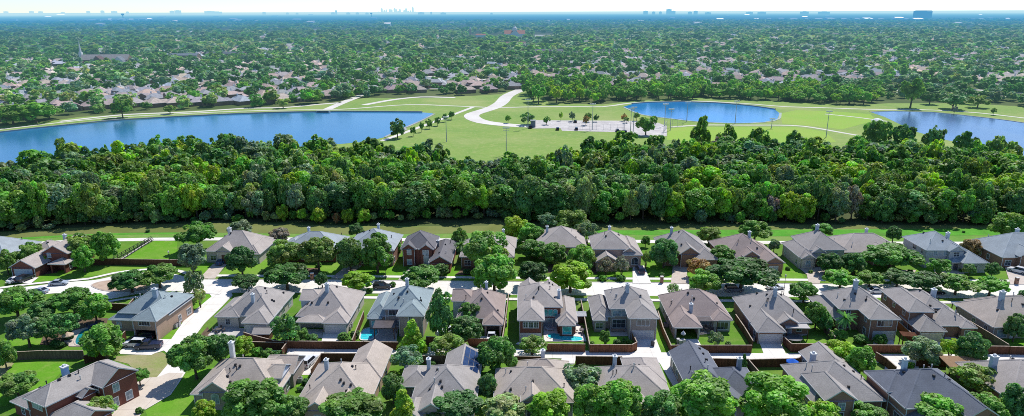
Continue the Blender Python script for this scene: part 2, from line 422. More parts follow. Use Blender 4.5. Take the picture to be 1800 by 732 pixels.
# ---- driveways  (pixel outlines on the ground)
DRV = [
    ('driveway', [(8, 499), (55, 499), (68, 489), (28, 489)], CONC),
    ('driveway', [(350, 491), (378, 491), (395, 470), (414, 458), (392, 458), (374, 466)], CONCT),
    ('driveway', [(581, 491), (606, 491), (640, 466), (612, 466)], CONCT),
    ('driveway', [(700, 493), (725, 493), (745, 470), (722, 470)], CONCT),
    ('driveway', [(1112, 500), (1145, 500), (1132, 468), (1112, 468)], CONC),
    ('driveway', [(1179, 500), (1216, 500), (1207, 484), (1210, 466), (1183, 466), (1181, 484)], CONCT),
    ('driveway', [(1422, 500), (1440, 500), (1452, 474), (1456, 466), (1403, 466), (1406, 474), (1418, 484)], CONCT),
    ('driveway', [(1566, 500), (1600, 500), (1610, 476), (1572, 476)], CONCT),
    ('driveway', [(1650, 500), (1700, 500), (1692, 473), (1640, 473)], CONCT),
    ('driveway', [(1776, 501), (1812, 501), (1800, 470), (1766, 470)], CONCT),
    ('rear_drive', [(565, 604), (601, 604), (607, 585), (568, 585)], CONC),
    ('rear_drive', [(432, 598), (468, 598), (467, 586), (431, 586)], CONC),
    ('rear_drive', [(1085, 632), (1172, 632), (1163, 622), (1153, 596), (1114, 596), (1119, 618)], CONC),
    ('rear_drive', [(1190, 609), (1233, 609), (1226, 597), (1191, 597)], CONC),
    ('rear_drive', [(1345, 630), (1386, 630), (1381, 622), (1371, 600), (1334, 600)], CONC),
    ('rear_drive', [(1375, 646), (1412, 646), (1412, 630), (1385, 630)], CONC),
    ('rear_drive', [(1535, 610), (1572, 610), (1569, 593), (1536, 593)], CONC),
    ('rear_drive', [(1612, 612), (1652, 612), (1655, 596), (1612, 596)], CONC),
    ('rear_drive', [(835, 606), (893, 606), (886, 592), (846, 592)], CONC),
    ('rear_drive', [(906, 606), (956, 612), (955, 603), (910, 603)], CONC),
    ('rear_drive', [(500, 660), (565, 660), (570, 614), (505, 614)], CONC),
    ('rear_drive', [(985, 640), (1010, 640), (1015, 620), (990, 620)], CONC),
    ('rear_drive', [(1160, 640), (1195, 700), (1215, 700), (1190, 628), (1150, 628)], CONC),
    ('rear_drive', [(1555, 650), (1615, 650), (1615, 632), (1556, 632)], CONC),
    ('rear_drive', [(1700, 660), (1830, 660), (1830, 632), (1720, 632)], CONC),
    ('patio', [(365, 591), (428, 593), (430, 578), (380, 574)], CONCG),
    ('patio', [(514, 595), (566, 595), (568, 580), (516, 578)], CONCG),
    ('patio', [(650, 600), (697, 602), (700, 575), (652, 573)], CONCG),
    ('patio', [(956, 601), (1031, 601), (1024, 577), (1016, 570), (955, 574)], CONC),
    ('patio', [(1069, 592), (1112, 592), (1109, 580), (1070, 580)], CONCT),
    ('patio', [(1227, 590), (1262, 586), (1256, 575), (1228, 575)], CONCT),
    ('patio', [(1376, 596), (1420, 590), (1415, 580), (1376, 580)], CONCG),
    ('patio', [(1660, 600), (1705, 596), (1700, 580), (1660, 580)], CONCG),
    ('patio', [(112, 600), (120, 585), (150, 577), (176, 577), (190, 585), (180, 600), (160, 610), (122, 610)], CONCT),
    ('bare_earth', [(-40, 690), (3, 665), (25, 640), (5, 632), (-60, 650)], DRY),
]
for i, (nm, q, m) in enumerate(DRV): sheet(nm, q, .178 + .004 * (i % 9) if q[0][1] < 505 else .10 + .004 * (i % 7), m)
# brighter lawns
LWN = [
    ([(389, 517), (337, 518), (343, 545), (285, 597), (301, 597), (326, 559)], LAWNB),
    ([(205, 460), (310, 455), (312, 424), (272, 424)], LAWNB),
    ([(170, 462), (200, 462), (266, 424.5), (205, 426)], LAWN),
    ([(20, 494), (60, 497), (230, 478), (300, 471), (330, 470), (345, 478), (352, 486), (385, 462), (310, 468), (105, 469)], LAWNB),
    ([(376, 489), (440, 489), (470, 470), (470, 450), (400, 470)], LAWNB),
    ([(440, 489), (580, 490), (612, 466), (595, 455), (560, 470), (470, 470)], LAWNB),
    ([(606, 490), (700, 492), (722, 470), (690, 460), (640, 466)], LAWNB),
    ([(726, 492), (900, 494), (900, 470), (820, 466), (745, 472)], LAWNB),
    ([(1045, 495), (1112, 496), (1112, 480), (1060, 478)], LAWNB),
    ([(1146, 496), (1180, 496), (1181, 484), (1180, 478), (1150, 445), (1135, 465)], LAWNB),
    ([(1208, 496), (1420, 498), (1405, 476), (1385, 450), (1378, 440), (1378, 475), (1300, 480), (1210, 480)], LAWNB),
    ([(1441, 498), (1566, 498), (1572, 476), (1500, 470), (1456, 476)], LAWN),
    ([(1600, 498), (1648, 498), (1640, 473), (1612, 470)], LAWNB),
    ([(1702, 498), (1775, 498), (1766, 472), (1745, 470), (1695, 474)], LAWN),
    ([(-30, 680), (5, 640), (118, 632), (112, 650), (85, 680), (40, 690), (10, 715), (-60, 720)], LAWNB),
    ([(205, 627), (285, 620), (300, 628), (295, 642), (276, 664), (250, 664), (225, 640), (200, 634)], DRY),
    ([(255, 723), (300, 696), (327, 657), (400, 640), (420, 700), (360, 760), (280, 780)], LAWNB),
    ([(118, 606), (30, 612), (5, 600), (20, 575), (110, 565), (175, 570), (190, 580), (150, 578), (122, 585)], LAWNB),
    ([(1037, 618), (1114, 618), (1106, 586), (1040, 586)], LAWNB),
    ([(1150, 596), (1172, 619), (1178, 622), (1168, 597), (1157, 580)], LAWNB),
    ([(1230, 609), (1318, 612), (1310, 588), (1262, 584), (1228, 590)], LAWN),
    ([(1390, 612), (1460, 612), (1450, 594), (1420, 590), (1384, 596)], LAWNB),
    ([(1322, 622), (1345, 622), (1340, 605), (1322, 605)], LAWN),
    ([(1152, 633), (1180, 633), (1188, 650), (1182, 680), (1168, 690), (1160, 660)], LAWNB),
    ([(985, 634), (1090, 646), (1060, 665), (990, 660)], LAWN),
    ([(1262, 640), (1312, 645), (1320, 668), (1270, 668)], LAWN),
    ([(1322, 642), (1398, 642), (1392, 662), (1330, 668)], LAWN),
    ([(560, 634), (622, 634), (618, 650), (552, 650)], LAWN),
    ([(524, 655), (540, 655), (545, 680), (520, 690)], LAWNB),
    ([(1535, 612), (1590, 612), (1600, 600), (1540, 596)], LAWN),
    ([(1710, 616), (1760, 616), (1730, 592), (1700, 592)], LAWNB),
    ([(1770, 616), (1840, 620), (1840, 596), (1776, 598)], LAWNB),
    ([(1585, 640), (1625, 640), (1620, 634), (1590, 634)], LAWNB),
    ([(505, 600), (560, 602), (565, 590), (510, 588)], LAWNB),
    ([(607, 600), (640, 600), (645, 560), (630, 556)], LAWN),
    ([(885, 604), (893, 604), (897, 530), (890, 530)], LAWNB),
    ([(1022, 570), (1030, 590), (1036, 590), (1024, 540), (1018, 540)], LAWNB),
]
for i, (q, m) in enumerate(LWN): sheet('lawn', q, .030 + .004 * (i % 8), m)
for q in ([(375, 592), (365, 575), (352, 590), (366, 600)], [(40, 490), (100, 480), (110, 470), (70, 472)], [(486, 486), (560, 486), (560, 472), (500, 470)], [(1250, 486), (1350, 484), (1340, 470), (1260, 470)], [(960, 480), (1050, 482), (1045, 470), (965, 465)], [(800, 484), (905, 486), (900, 470), (820, 465)], [(70, 607), (180, 605), (190, 560), (90, 555)]):
    sheet('mulch_bed', q, .07 + .004 * rng.randint(0, 3), MULCH)

# ---- pools (water let into a coping)
def pool_water(name, a, b):
    t = NT(name); p = t.pos()
    v = t.n('TexVoronoi', feature='DISTANCE_TO_EDGE'); v.inputs['Scale'].default_value = .9; t.l(p, v.inputs[0])
    col = t.mix(t.ramp(v.outputs[0], .0, .12), b, a)
    return t.out(t.bsdf(col, .06, .5, normal=t.bump(t.noise(2.2, 2, p), .15, .1)))
def pool(label, pxs, m, z=.2, cop=CONC):
    P = roundpoly(pxs, 5); c = sum(P, Vector((0, 0))) / len(P)
    r = thing('swimming_pool', label, 'swimming pool', (c.x, c.y, 0))
    mb = MB(); n = len(P)
    for i in range(n):
        a, b = P[i] - c, P[(i + 1) % n] - c; a2, b2 = a * (1 + .35 / a.length), b * (1 + .35 / b.length)
        mb.poly([(a.x, a.y, z), (b.x, b.y, z), (b2.x, b2.y, z), (a2.x, a2.y, z)]); mb.poly([(a.x, a.y, z), (b.x, b.y, z), (b.x, b.y, z - .1), (a.x, a.y, z - .1)]); mb.poly([(a2.x, a2.y, z), (b2.x, b2.y, z), (b2.x, b2.y, .06), (a2.x, a2.y, .06)])
    mb.build('coping', cop, r)
    mb = MB(); mb.poly([((q - c).x, (q - c).y, z - .05) for q in P]); mb.build('pool_water', m, r)
AQ = pool_water('aqua_pool_water', (.015, .50, .56), (.10, .68, .70)); TL = pool_water('teal_pool_water', (.008, .20, .24), (.02, .27, .30))
pool('bright turquoise kidney shaped pool on the white deck behind the brick house', [(963, 591), (968, 587.5), (980, 588), (990, 592), (1006, 592.5), (1020, 594), (1024, 598), (1016, 600.5), (996, 600), (978, 597.5), (966, 595)], AQ)
pool('small turquoise pool with a shaded end beside the pergola of the blue-grey roofed house', [(640, 581), (652, 578), (662, 580), (664, 586), (658, 593), (650, 598), (636, 598), (634, 592)], AQ)
pool('dark teal pool half hidden by a bushy tree in the corner garden', [(133, 600), (140, 587), (152, 580), (172, 580), (178, 588), (166, 602), (150, 607), (136, 607)], TL, cop=CONCT)

# ================================================================== PARK, LAKES (beyond the woods)
sheet('park_grass', [(-500, 330), (-500, 262), (-200, 240), (0, 222), (90, 213), (140, 206), (300, 197), (420, 191), (500, 189), (590, 181), (640, 173), (740, 173), (830, 169), (880, 166), (925, 152), (945, 160), (965, 182), (1060, 184), (1110, 178), (1200, 172), (1320, 176), (1500, 186), (1560, 182), (1700, 182), (1800, 188), (2300, 210), (2300, 300), (1850, 300), (1500, 300), (900, 330), (500, 300)], .05, PARK)
sheet('ball_field', [(1172, 246), (1176, 226), (1212, 224), (1320, 223.5), (1400, 224), (1450, 232), (1470, 250), (1300, 262)], .062, PARKB)
sheet('ball_field', [(690, 262), (770, 246), (840, 222), (935, 227), (1090, 234), (1100, 250), (900, 290), (780, 285)], .062, PARK)
sheet('pond_margin_grass', [(1372, 200), (1400, 194), (1460, 196), (1530, 201), (1540, 212), (1480, 228), (1430, 222), (1375, 218)], .066, PARKB)
def lake_mat(name, a, b, edge, sp=.05, glint=0.0):
    t = NT(name); p = t.pos()
    col = t.mix(t.ramp(t.noise(.02, 3, t.pos(1, .35, 1)), .38, .62), a, b)
    col = t.mix(t.math('MULTIPLY', t.ramp(t.noise(.012, 2, t.pos(1, .25, 1)), .56, .68), .45), col, edge)
    rip = t.noise(.7, 4, p, .7)
    sh = t.bsdf(col, .14, .42, normal=t.bump(rip, .22, .2))
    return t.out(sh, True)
LK1 = lake_mat('lake_water', (.018, .165, .36), (.026, .195, .40), (.07, .17, .16))
LK2 = lake_mat('pond_water', (.010, .20, .55), (.018, .25, .62), (.06, .20, .34))
LK3 = lake_mat('silty_lake_water', (.075, .155, .335), (.10, .19, .385), (.17, .21, .24))
L1 = [(-420, 300), (-420, 262), (-120, 245), (0, 234), (60, 227), (100, 223), (200, 213), (300, 207), (400, 202), (500, 198.6), (600, 197.2), (740, 198), (760, 199.5), (762, 201), (740, 212.5), (716, 223), (708, 226.5), (712, 229), (690, 235), (675, 242), (640, 250), (500, 262), (300, 285), (150, 305), (-100, 330)]
L2 = [(1096, 188), (1112, 183.5), (1140, 181), (1200, 180), (1260, 182), (1320, 187), (1362, 193), (1371, 200), (1366, 210), (1340, 215.5), (1290, 217), (1230, 214.5), (1180, 209), (1130, 202), (1105, 194)]
L3 = [(1530, 197.5), (1570, 196), (1640, 198), (1700, 204), (1760, 211), (1830, 221), (1950, 240), (2300, 300), (2100, 320), (1820, 282), (1745, 262), (1660, 246), (1610, 232), (1580, 218), (1555, 206)]
sheet('lake', L1, .08, LK1); sheet('pond', L2, .08, LK2); sheet('lake', L3, .08, LK3)
def rim(pxs, h, wd, name='lake_wall', m=None):  # default rim is a low concrete retaining wall along the water
    strip(name, smooth_line([G(*q) for q in pxs], 8), 0, wd, h, m or CONCGH, h - .03)
CONCGH = mat_noise('grey_wall_concrete', (.30, .31, .31), (.40, .40, .39), .1, .85, haze=True)
rim([(-120, 245), (0, 234), (60, 227), (100, 223), (200, 213), (300, 207), (400, 202), (500, 198.6), (600, 197.2), (742, 198)], .9, 1.2)
rim([(1112, 183.5), (1140, 181), (1200, 180), (1260, 182), (1320, 187), (1362, 193)], .8, 1.2)
rim([(1370, 199), (1366, 210), (1340, 215.5), (1290, 217), (1230, 214.5), (1180, 209), (1130, 202), (1098, 189)], .25, 1.6, 'pond_shore', mat_noise('pale_shore', (.30, .42, .42), (.42, .44, .38), .2, .9, haze=True))
rim([(1530, 197.5), (1570, 196), (1640, 198), (1700, 204), (1760, 211), (1830, 221)], .3, 1.2)
rim([(762, 201), (740, 212.5), (716, 223), (708, 226.5), (712, 229), (690, 235), (675, 242)], .4, 1.4)
def hpath(pxs, w, z=.10, m=None, name='park_path'): strip(name, smooth_line([G(*q) for q in pxs], 8), -w / 2, w / 2, z, m or HPATH)
hpath([(-120, 239), (0, 228), (100, 216.5), (200, 207), (300, 201.5), (400, 196.8), (500, 194), (590, 193), (640, 190), (690, 186), (735, 184.3), (790, 186.5), (830, 188), (872, 190)], 3.4)
hpath([(872, 190.2), (920, 188.6), (1000, 187.8), (1060, 188), (1095, 183.5), (1130, 180), (1200, 178), (1260, 179.6), (1330, 184), (1380, 188), (1450, 190), (1520, 192.5), (1570, 193), (1640, 194), (1720, 199), (1800, 208), (1950, 226)], 3.6, .104)
hpath([(672, 248), (700, 238), (770, 212), (831, 189)], 3.4, .108, HROAD)
hpath([(1180, 224), (1230, 220.5), (1300, 220.5), (1390, 221), (1430, 225), (1470, 232), (1510, 239)], 3.2, .104)
hpath([(1450, 201), (1500, 206), (1560, 214)], 2.6, .104)
hpath([(105, 214), (200, 203.6), (250, 200.5), (340, 197), (430, 191), (500, 189.5), (560, 184), (600, 181)], 5.0, .112, HROAD, 'service_road')
hpath([(575, 193), (600, 182), (625, 172), (640, 166)], 7.0, .112, HROAD, 'service_road')
hpath([(640, 185), (690, 176), (740, 171), (800, 172)], 6.0, .112, HROAD, 'service_road')
hpath([(1045, 112), (1010, 120), (990, 127), (975, 132.5), (945, 144), (921, 156), (894, 168), (880, 182), (863, 191), (840, 198), (829, 203), (833, 209), (850, 215), (880, 219), (910, 221.5), (945, 222.5)], 11.0, .116, HROAD, 'park_road')
sheet('car_park', [(936, 226.5), (938, 212), (1035, 212.5), (1120, 213), (1150, 214), (1172, 222), (1172, 240), (1135, 241), (1112, 238.5), (1092, 233), (988, 230.5), (985, 226)], .124, mat_noise('car_park_concrete', (.46, .43, .42), (.62, .59, .57), .12, .85, .5, (.36, .34, .33), haze=True, k3=.6))
for x in range(10):
    pa, pb = G(952 + x * 17, 219.5), G(953 + x * 17, 216.5)
    sheet('bay_marking', [(pa.x - .07, pa.y), (pa.x + .07, pa.y), (pb.x + .07, pb.y), (pb.x - .07, pb.y)], .130, HWHITE, True)
# ================================================================== HOUSES
def roof_dims(wg, ov=.45):
    x0, x1, y0, y1, h, g, p = wg
    X0, X1, Y0, Y1 = x0 - ov, x1 + ov, y0 - ov, y1 + ov
    if 'S' in g: Y0 = y0 - .3
    if 'N' in g: Y1 = y1 + .3
    if 'W' in g: X0 = x0 - .3
    if 'E' in g: X1 = x1 + .3
    if 'S' in g or 'N' in g: ax = 'y'
    elif 'E' in g or 'W' in g: ax = 'x'
    else: ax = 'y' if (Y1 - Y0) >= (X1 - X0) else 'x'
    return X0, X1, Y0, Y1, h, g, p, ax
def roof_z(wg, x, y):
    X0, X1, Y0, Y1, h, g, p, ax = roof_dims(wg)
    if not (X0 <= x <= X1 and Y0 <= y <= Y1): return -1
    d = [min(x - X0, X1 - x)] if ax == 'y' else [min(y - Y0, Y1 - y)]
    if ax == 'y':
        if 'S' not in g: d.append(y - Y0)
        if 'N' not in g: d.append(Y1 - y)
    else:
        if 'W' not in g: d.append(x - X0)
        if 'E' not in g: d.append(X1 - x)
    return h + p * min(d)
def add_roof(mb, tb, sb, wg):
    X0, X1, Y0, Y1, h, g, p, ax = roof_dims(wg)
    def ln(a, b):            # ridge / hip cap
        a, b = Vector(a), Vector(b); d = (b - a)
        if d.length < .5: return
        s = d.cross(Vector((0, 0, 1))).normalized() * .17; u = Vector((0, 0, .075)); dn = Vector((0, 0, -.03))
        mb.poly([a + u, b + u, b + s + dn, a + s + dn], 1); mb.poly([b + u, a + u, a - s + dn, b - s + dn], 1)
    if ax == 'y':
        hf = (X1 - X0) / 2; xm = (X0 + X1) / 2; zt = h + p * hf
        ya = Y0 if 'S' in g else Y0 + hf; yb = Y1 if 'N' in g else Y1 - hf
        if ya > yb: ya = yb = (ya + yb) / 2
        A, B = (xm, ya, zt), (xm, yb, zt); c = [(X0, Y0, h), (X1, Y0, h), (X1, Y1, h), (X0, Y1, h)]
        mb.poly([c[3], c[0], A, B]); mb.poly([c[1], c[2], B, A]); ln(A, B)
        for e, a, b, T in (('S', 0, 1, A), ('N', 2, 3, B)):
            if e not in g:
                mb.poly([c[a], c[b], T]); ln(c[a], T); ln(c[b], T)
            else:
                y = c[a][1]; o = -.03 if e == 'S' else .03
                for q in (a, b):
                    tb.poly([(c[q][0], y + o, h - .22), (xm, y + o, zt - .22), (xm, y + o, zt + .03), (c[q][0], y + o, h + .03)])
    else:
        hf = (Y1 - Y0) / 2; ym = (Y0 + Y1) / 2; zt = h + p * hf
        xa = X0 if 'W' in g else X0 + hf; xb = X1 if 'E' in g else X1 - hf
        if xa > xb: xa = xb = (xa + xb) / 2
        A, B = (xa, ym, zt), (xb, ym, zt); c = [(X0, Y0, h), (X1, Y0, h), (X1, Y1, h), (X0, Y1, h)]
        mb.poly([c[0], c[1], B, A]); mb.poly([c[2], c[3], A, B]); ln(A, B)
        for e, a, b, T in (('W', 3, 0, A), ('E', 1, 2, B)):
            if e not in g:
                mb.poly([c[a], c[b], T]); ln(c[a], T); ln(c[b], T)
            else:
                x = c[a][0]; o = -.03 if e == 'W' else .03
                for q in (a, b):
                    tb.poly([(x + o, c[q][1], h - .22), (x + o, ym, zt - .22), (x + o, ym, zt + .03), (x + o, c[q][1], h + .03)])
    # gutter board round the eaves, soffit under it
    for a, b, k in ((0, 1, 'S'), (1, 2, 'E'), (2, 3, 'N'), (3, 0, 'W')):
        if k in g: continue
        P, Q = c[a], c[b]; o = .05
        dx, dy = {'S': (0, -o), 'N': (0, o), 'E': (o, 0), 'W': (-o, 0)}[k]
        tb.poly([(P[0] + dx, P[1] + dy, h - .2), (Q[0] + dx, Q[1] + dy, h - .2), (Q[0] + dx, Q[1] + dy, h + .02), (P[0] + dx, P[1] + dy, h + .02)])
        tb.poly([(P[0] + dx, P[1] + dy, h + .02), (Q[0] + dx, Q[1] + dy, h + .02), (Q[0], Q[1], h + .02), (P[0], P[1], h + .02)])
    sb.poly([(X0, Y1, h - .19), (X1, Y1, h - .19), (X1, Y0, h - .19), (X0, Y0, h - .19)])
def add_walls(mb, wg, opn=''):
    x0, x1, y0, y1, h, g, p = wg
    X0, X1, Y0, Y1, _, _, _, ax = roof_dims(wg)
    def wall(a, b, side):
        z0 = 0.0
        if side in opn:
            # an open bay: only piers and a header
            d = Vector((b[0] - a[0], b[1] - a[1])); L = d.length; d /= L
            hz = min(h - .55, 2.5)
            for u0, u1, w0, w1 in ((0, .45, 0, hz), (L - .45, L, 0, hz), (0, L, hz, h)):
                p0 = (a[0] + d.x * u0, a[1] + d.y * u0); p1 = (a[0] + d.x * u1, a[1] + d.y * u1)
                mb.poly([(*p0, w0), (*p1, w0), (*p1, w1), (*p0, w1)])
            return
        mb.poly([(*a, z0), (*b, z0), (*b, h), (*a, h)])
    C = [(x0, y0), (x1, y0), (x1, y1), (x0, y1)]
    wall(C[0], C[1], 'S'); wall(C[1], C[2], 'E'); wall(C[2], C[3], 'N'); wall(C[3], C[0], 'W')
    if ax == 'y':
        xm = (x0 + x1) / 2; e = .45 * p
        for k, y in (('S', y0), ('N', y1)):
            if k in g: mb.poly([(x0, y, h), (x1, y, h), (x1, y, h + e - .05), (xm, y, h + p * (X1 - X0) / 2 - .08), (x0, y, h + e - .05)])
    else:
        ym = (y0 + y1) / 2; e = .45 * p
        for k, x in (('W', x0), ('E', x1)):
            if k in g: mb.poly([(x, y0, h), (x, y1, h), (x, y1, h + e - .05), (x, ym, h + p * (Y1 - Y0) / 2 - .08), (x, y0, h + e - .05)])
def side_frame(wg, side):
    x0, x1, y0, y1 = wg[:4]
    return {'S': (Vector((x0, y0, 0)), Vector((1, 0, 0)), Vector((0, -1, 0)), x1 - x0), 'N': (Vector((x1, y1, 0)), Vector((-1, 0, 0)), Vector((0, 1, 0)), x1 - x0),
            'E': (Vector((x1, y0, 0)), Vector((0, 1, 0)), Vector((1, 0, 0)), y1 - y0), 'W': (Vector((x0, y1, 0)), Vector((0, -1, 0)), Vector((-1, 0, 0)), y1 - y0)}[side]
def window(par, wg, side, u, z, w, h, arch=False, glass=None, frame=None, bars=(1, 1)):
    o, d, n, L = side_frame(wg, side); up = Vector((0, 0, 1)); c = o + d * u + up * z
    P = lambda a, b, k: c + d * a + up * b + n * k
    fb = MB(); t_ = .13
    hw, hh = w / 2, h / 2
    for a0, a1, b0, b1 in ((-hw - t_, hw + t_, -hh - t_ * 1.4, -hh), (-hw - t_, -hw, -hh, hh), (hw, hw + t_, -hh, hh), (-hw - t_, hw + t_, hh, hh + t_)):
        if arch and b0 == hh: continue
        q = [P(a0, b0, .09), P(a1, b0, .09), P(a1, b1, .09), P(a0, b1, .09)]; fb.poly(q)
        q2 = [P(a0, b0, 0), P(a1, b0, 0), P(a1, b1, 0), P(a0, b1, 0)]
        for i in range(4): fb.poly([q2[i], q2[(i + 1) % 4], q[(i + 1) % 4], q[i]])
    for k in range(1, bars[0] + 1):
        a = -hw + w * k / (bars[0] + 1); fb.poly([P(a - .035, -hh, .075), P(a + .035, -hh, .075), P(a + .035, hh, .075), P(a - .035, hh, .075)])
    for k in range(1, bars[1] + 1):
        b = -hh + h * k / (bars[1] + 1); fb.poly([P(-hw, b - .035, .07), P(hw, b - .035, .07), P(hw, b + .035, .07), P(-hw, b + .035, .07)])
    pts = [P(-hw, -hh, .05), P(hw, -hh, .05)]
    if arch:
        for k in range(9):
            th = math.pi * k / 8; pts.append(P(hw * math.cos(th), hh + hw * .8 * math.sin(th), .05))
        for k in range(8):
            t0, t1 = math.pi * k / 8, math.pi * (k + 1) / 8
            f = lambda r, th: P(r * math.cos(th), hh + r * .85 * math.sin(th), .09)
            fb.poly([f(hw, t0), f(hw + t_ * 1.3, t0), f(hw + t_ * 1.3, t1), f(hw, t1)])
    else: pts += [P(hw, hh, .05), P(-hw, hh, .05)]
    fo = fb.build('window', frame or TRIM, par)
    pb = MB(); pb.poly(pts); pb.build('pane', glass or rng.choice((GLASS, GLASS, GLASS, GLASSB)), fo)
def garage_door(par, wg, side, u, w, h=2.2, m=None):
    o, d, n, L = side_frame(wg, side); up = Vector((0, 0, 1)); c = o + d * u; mb = MB()
    P = lambda a, b, k: c + d * a + up * b + n * k
    for k in range(4):
        b0, b1 = .02 + h * k / 4, h * (k + 1) / 4 - .03
        mb.poly([P(-w / 2, b0, .06), P(w / 2, b0, .06), P(w / 2, b1, .075), P(-w / 2, b1, .075)]); mb.poly([P(-w / 2, b1, .075), P(w / 2, b1, .075), P(w / 2, b1 + .03, .045), P(-w / 2, b1 + .03, .045)])
    ob = mb.build('garage_door', m or DOORW, par)
    fb = MB(); t_ = .14
    for a0, a1, b0, b1 in ((-w / 2 - t_, -w / 2 - .005, 0, h), (w / 2 + .005, w / 2 + t_, 0, h), (-w / 2 - t_, w / 2 + t_, h + .005, h + t_)):
        fb.poly([P(a0, b0, .1), P(a1, b0, .1), P(a1, b1, .1), P(a0, b1, .1)])
    fb.build('door_frame', TRIM, ob)
def door(par, wg, side, u, w=1.0, h=2.1, m=None):
    o, d, n, L = side_frame(wg, side); up = Vector((0, 0, 1)); c = o + d * u; mb = MB()
    P = lambda a, b, k: c + d * a + up * b + n * k
    mb.poly([P(-w / 2, 0, .06), P(w / 2, 0, .06), P(w / 2, h, .06), P(-w / 2, h, .06)])
    for b0, b1 in ((.2, .9), (1.1, 1.9)): mb.poly([P(-w / 2 + .15, b0, .08), P(w / 2 - .15, b0, .08), P(w / 2 - .15, b1, .08), P(-w / 2 + .15, b1, .08)])
    mb.build('door', m or DOORD, par)

HOUSES = {}
def house(key, label, px, py, yaw, wings, roof, wall, chim=(), gar=(), wins=(), opens={}, vents=6, auto='SEWN', doors=(), pitch=.62, group=None, whites=(), chimm=None, psc=.92):
    ysc = 1.0
    o = G(px, py)
    r = thing('house', label, 'house', (o.x, o.y, 0), -R(yaw), group); HOUSES[key] = r
    W = []
    for i, wg in enumerate(wings):
        x0, x1, y0, y1, h, g = wg[:6]; p = (wg[6] if len(wg) > 6 else pitch) * psc; e = i * .013
        y0 *= ysc; y1 *= ysc; h = h * .93 if h > 5 else h
        W.append((x0 + e, x1 - e, y0 + e, y1 - e, h + i * .011, '' if g == 'H' else g, p))
    wb, wb2, rb, tb, sb = MB(), MB(), MB(), MB(), MB()
    for i, wg in enumerate(W):
        add_walls(wb2 if i in whites else wb, wg, opens.get(i, ''))
        add_roof(rb, tb, sb, wg)
    wb.build('wall', brick_mat(wall), r)
    if wb2.f: wb2.build('siding_wall', SIDING, r)
    rb.build('roof', [roof_mat(roof), roof_mat(tuple(min(1, x * 1.12) for x in roof))], r)
    tb.build('gutter', TRIM, r); sb.build('soffit', SOFF, r)
    RZ = lambda x, y: max(roof_z(w_, x, y) for w_ in W)
    for c in chim:
        x, y, top = c[:3]; cw, cd = (c[3] * .74, c[4] * .8) if len(c) > 4 else (.8, .7)
        y *= ysc; z = RZ(x, y); top = z + (3.6 if key == 'B1' else 2.1 if key[0] == 'B' else 1.85); mb = MB(); mb.box(x - cw / 2, x + cw / 2, y - cd / 2, y + cd / 2, max(0, z - 1.6), top)
        co = mb.build('chimney', chimm or CHIM, r)
        mb = MB(); mb.box(x - cw / 2 - .12, x + cw / 2 + .12, y - cd / 2 - .12, y + cd / 2 + .12, top - .02, top + .16); mb.box(x - cw / 4, x + cw / 4, y - cd / 4, y + cd / 4, top + .16, top + .5, taper=.04)
        mb.build('chimney_cap', CAPM, co)
    for gd in gar: garage_door(r, W[gd[0]], gd[1], gd[2], gd[3], *gd[4:])
    for d_ in doors: door(r, W[d_[0]], d_[1], d_[2], *d_[3:])
    for a in wins: window(r, W[a[0]], *a[1:6], **(a[6] if len(a) > 6 else {}))
    # windows on the walls nothing else covers
    for i, wg in enumerate(W):
        x0, x1, y0, y1, h, g, p = wg
        for side in auto:
            if side in opens.get(i, ''): continue
            o_, d, n, L = side_frame(wg, side)
            if L < 2.2: continue
            for z in ([1.5, 4.5] if h > 5 else [1.55]):
                nw = max(1, int(L // 3.4))
                for k in range(nw):
                    u = L * (k + .5) / nw + rng.uniform(-.2, .2); q = o_ + d * u + n * .5
                    if any(a != i and w_[0] - .1 < q.x < w_[1] + .1 and w_[2] - .1 < q.y < w_[3] + .1 and (w_[4] > z - 1.2 or roof_z(w_, q.x, q.y) > z - 1.0) for a, w_ in enumerate(W)): continue
                    if any(gd[0] == i and gd[1] == side and abs(gd[2] - u) < gd[3] / 2 + 1 and z < 3 for gd in gar): continue
                    if any(a[0] == i and a[1] == side and abs(a[2] - u) < a[4] / 2 + .9 and abs(a[3] - z) < a[5] / 2 + 1 for a in wins): continue
                    if any(d_[0] == i and d_[1] == side and abs(d_[2] - u) < 1.4 and z < 3 for d_ in doors): continue
                    if side in 'EW' and rng.random() < .45: continue
                    window(r, wg, side, u, z, rng.choice((.9, 1.0, 1.6)), 1.4 if z < 3 else 1.25)
    # downspouts at two near corners of the first wing
    for i in (0, 1):
        if i < len(W):
            wg = W[i]
            for x in (wg[0] + .12, wg[1] - .12):
                if any(a != i and w_[0] < x < w_[1] and w_[2] < wg[2] - .1 < w_[3] for a, w_ in enumerate(W)): continue
                mb = MB(); mb.box(x - .06, x + .06, wg[2] - .13, wg[2] - .03, .05, wg[4] - .05); mb.build('downspout', TRIM, r)
    # pipes and ridge vents on the slopes
    main = max(W, key=lambda w_: (w_[1] - w_[0]) * (w_[3] - w_[2])); n_ = 0; tries = 0
    while n_ < vents and tries < 60:
        tries += 1
        x = rng.uniform(main[0] + 1, main[1] - 1); y = rng.uniform(main[2] + 1, main[3] - 1); z = RZ(x, y)
        if any(abs(x - c[0]) < 1.3 and abs(y - c[1]) < 1.3 for c in chim): continue
        mb = MB()
        if n_ % 2: mb.tube([(x, y, z - .3), (x, y, z + .75)], [.09, .09], 6).tube([(x, y, z + .75), (x, y, z + .9)], [.16, .12], 6); mb.build('vent_pipe', rng.choice((VENT, PIPE)), r)
        else: mb.box(x - .22, x + .22, y - .22, y + .22, z - .25, z + .32, taper=.04); mb.build('roof_vent', VENT, r)
        n_ += 1
    r['_w'] = 0; del r['_w']
    return r, W, RZ

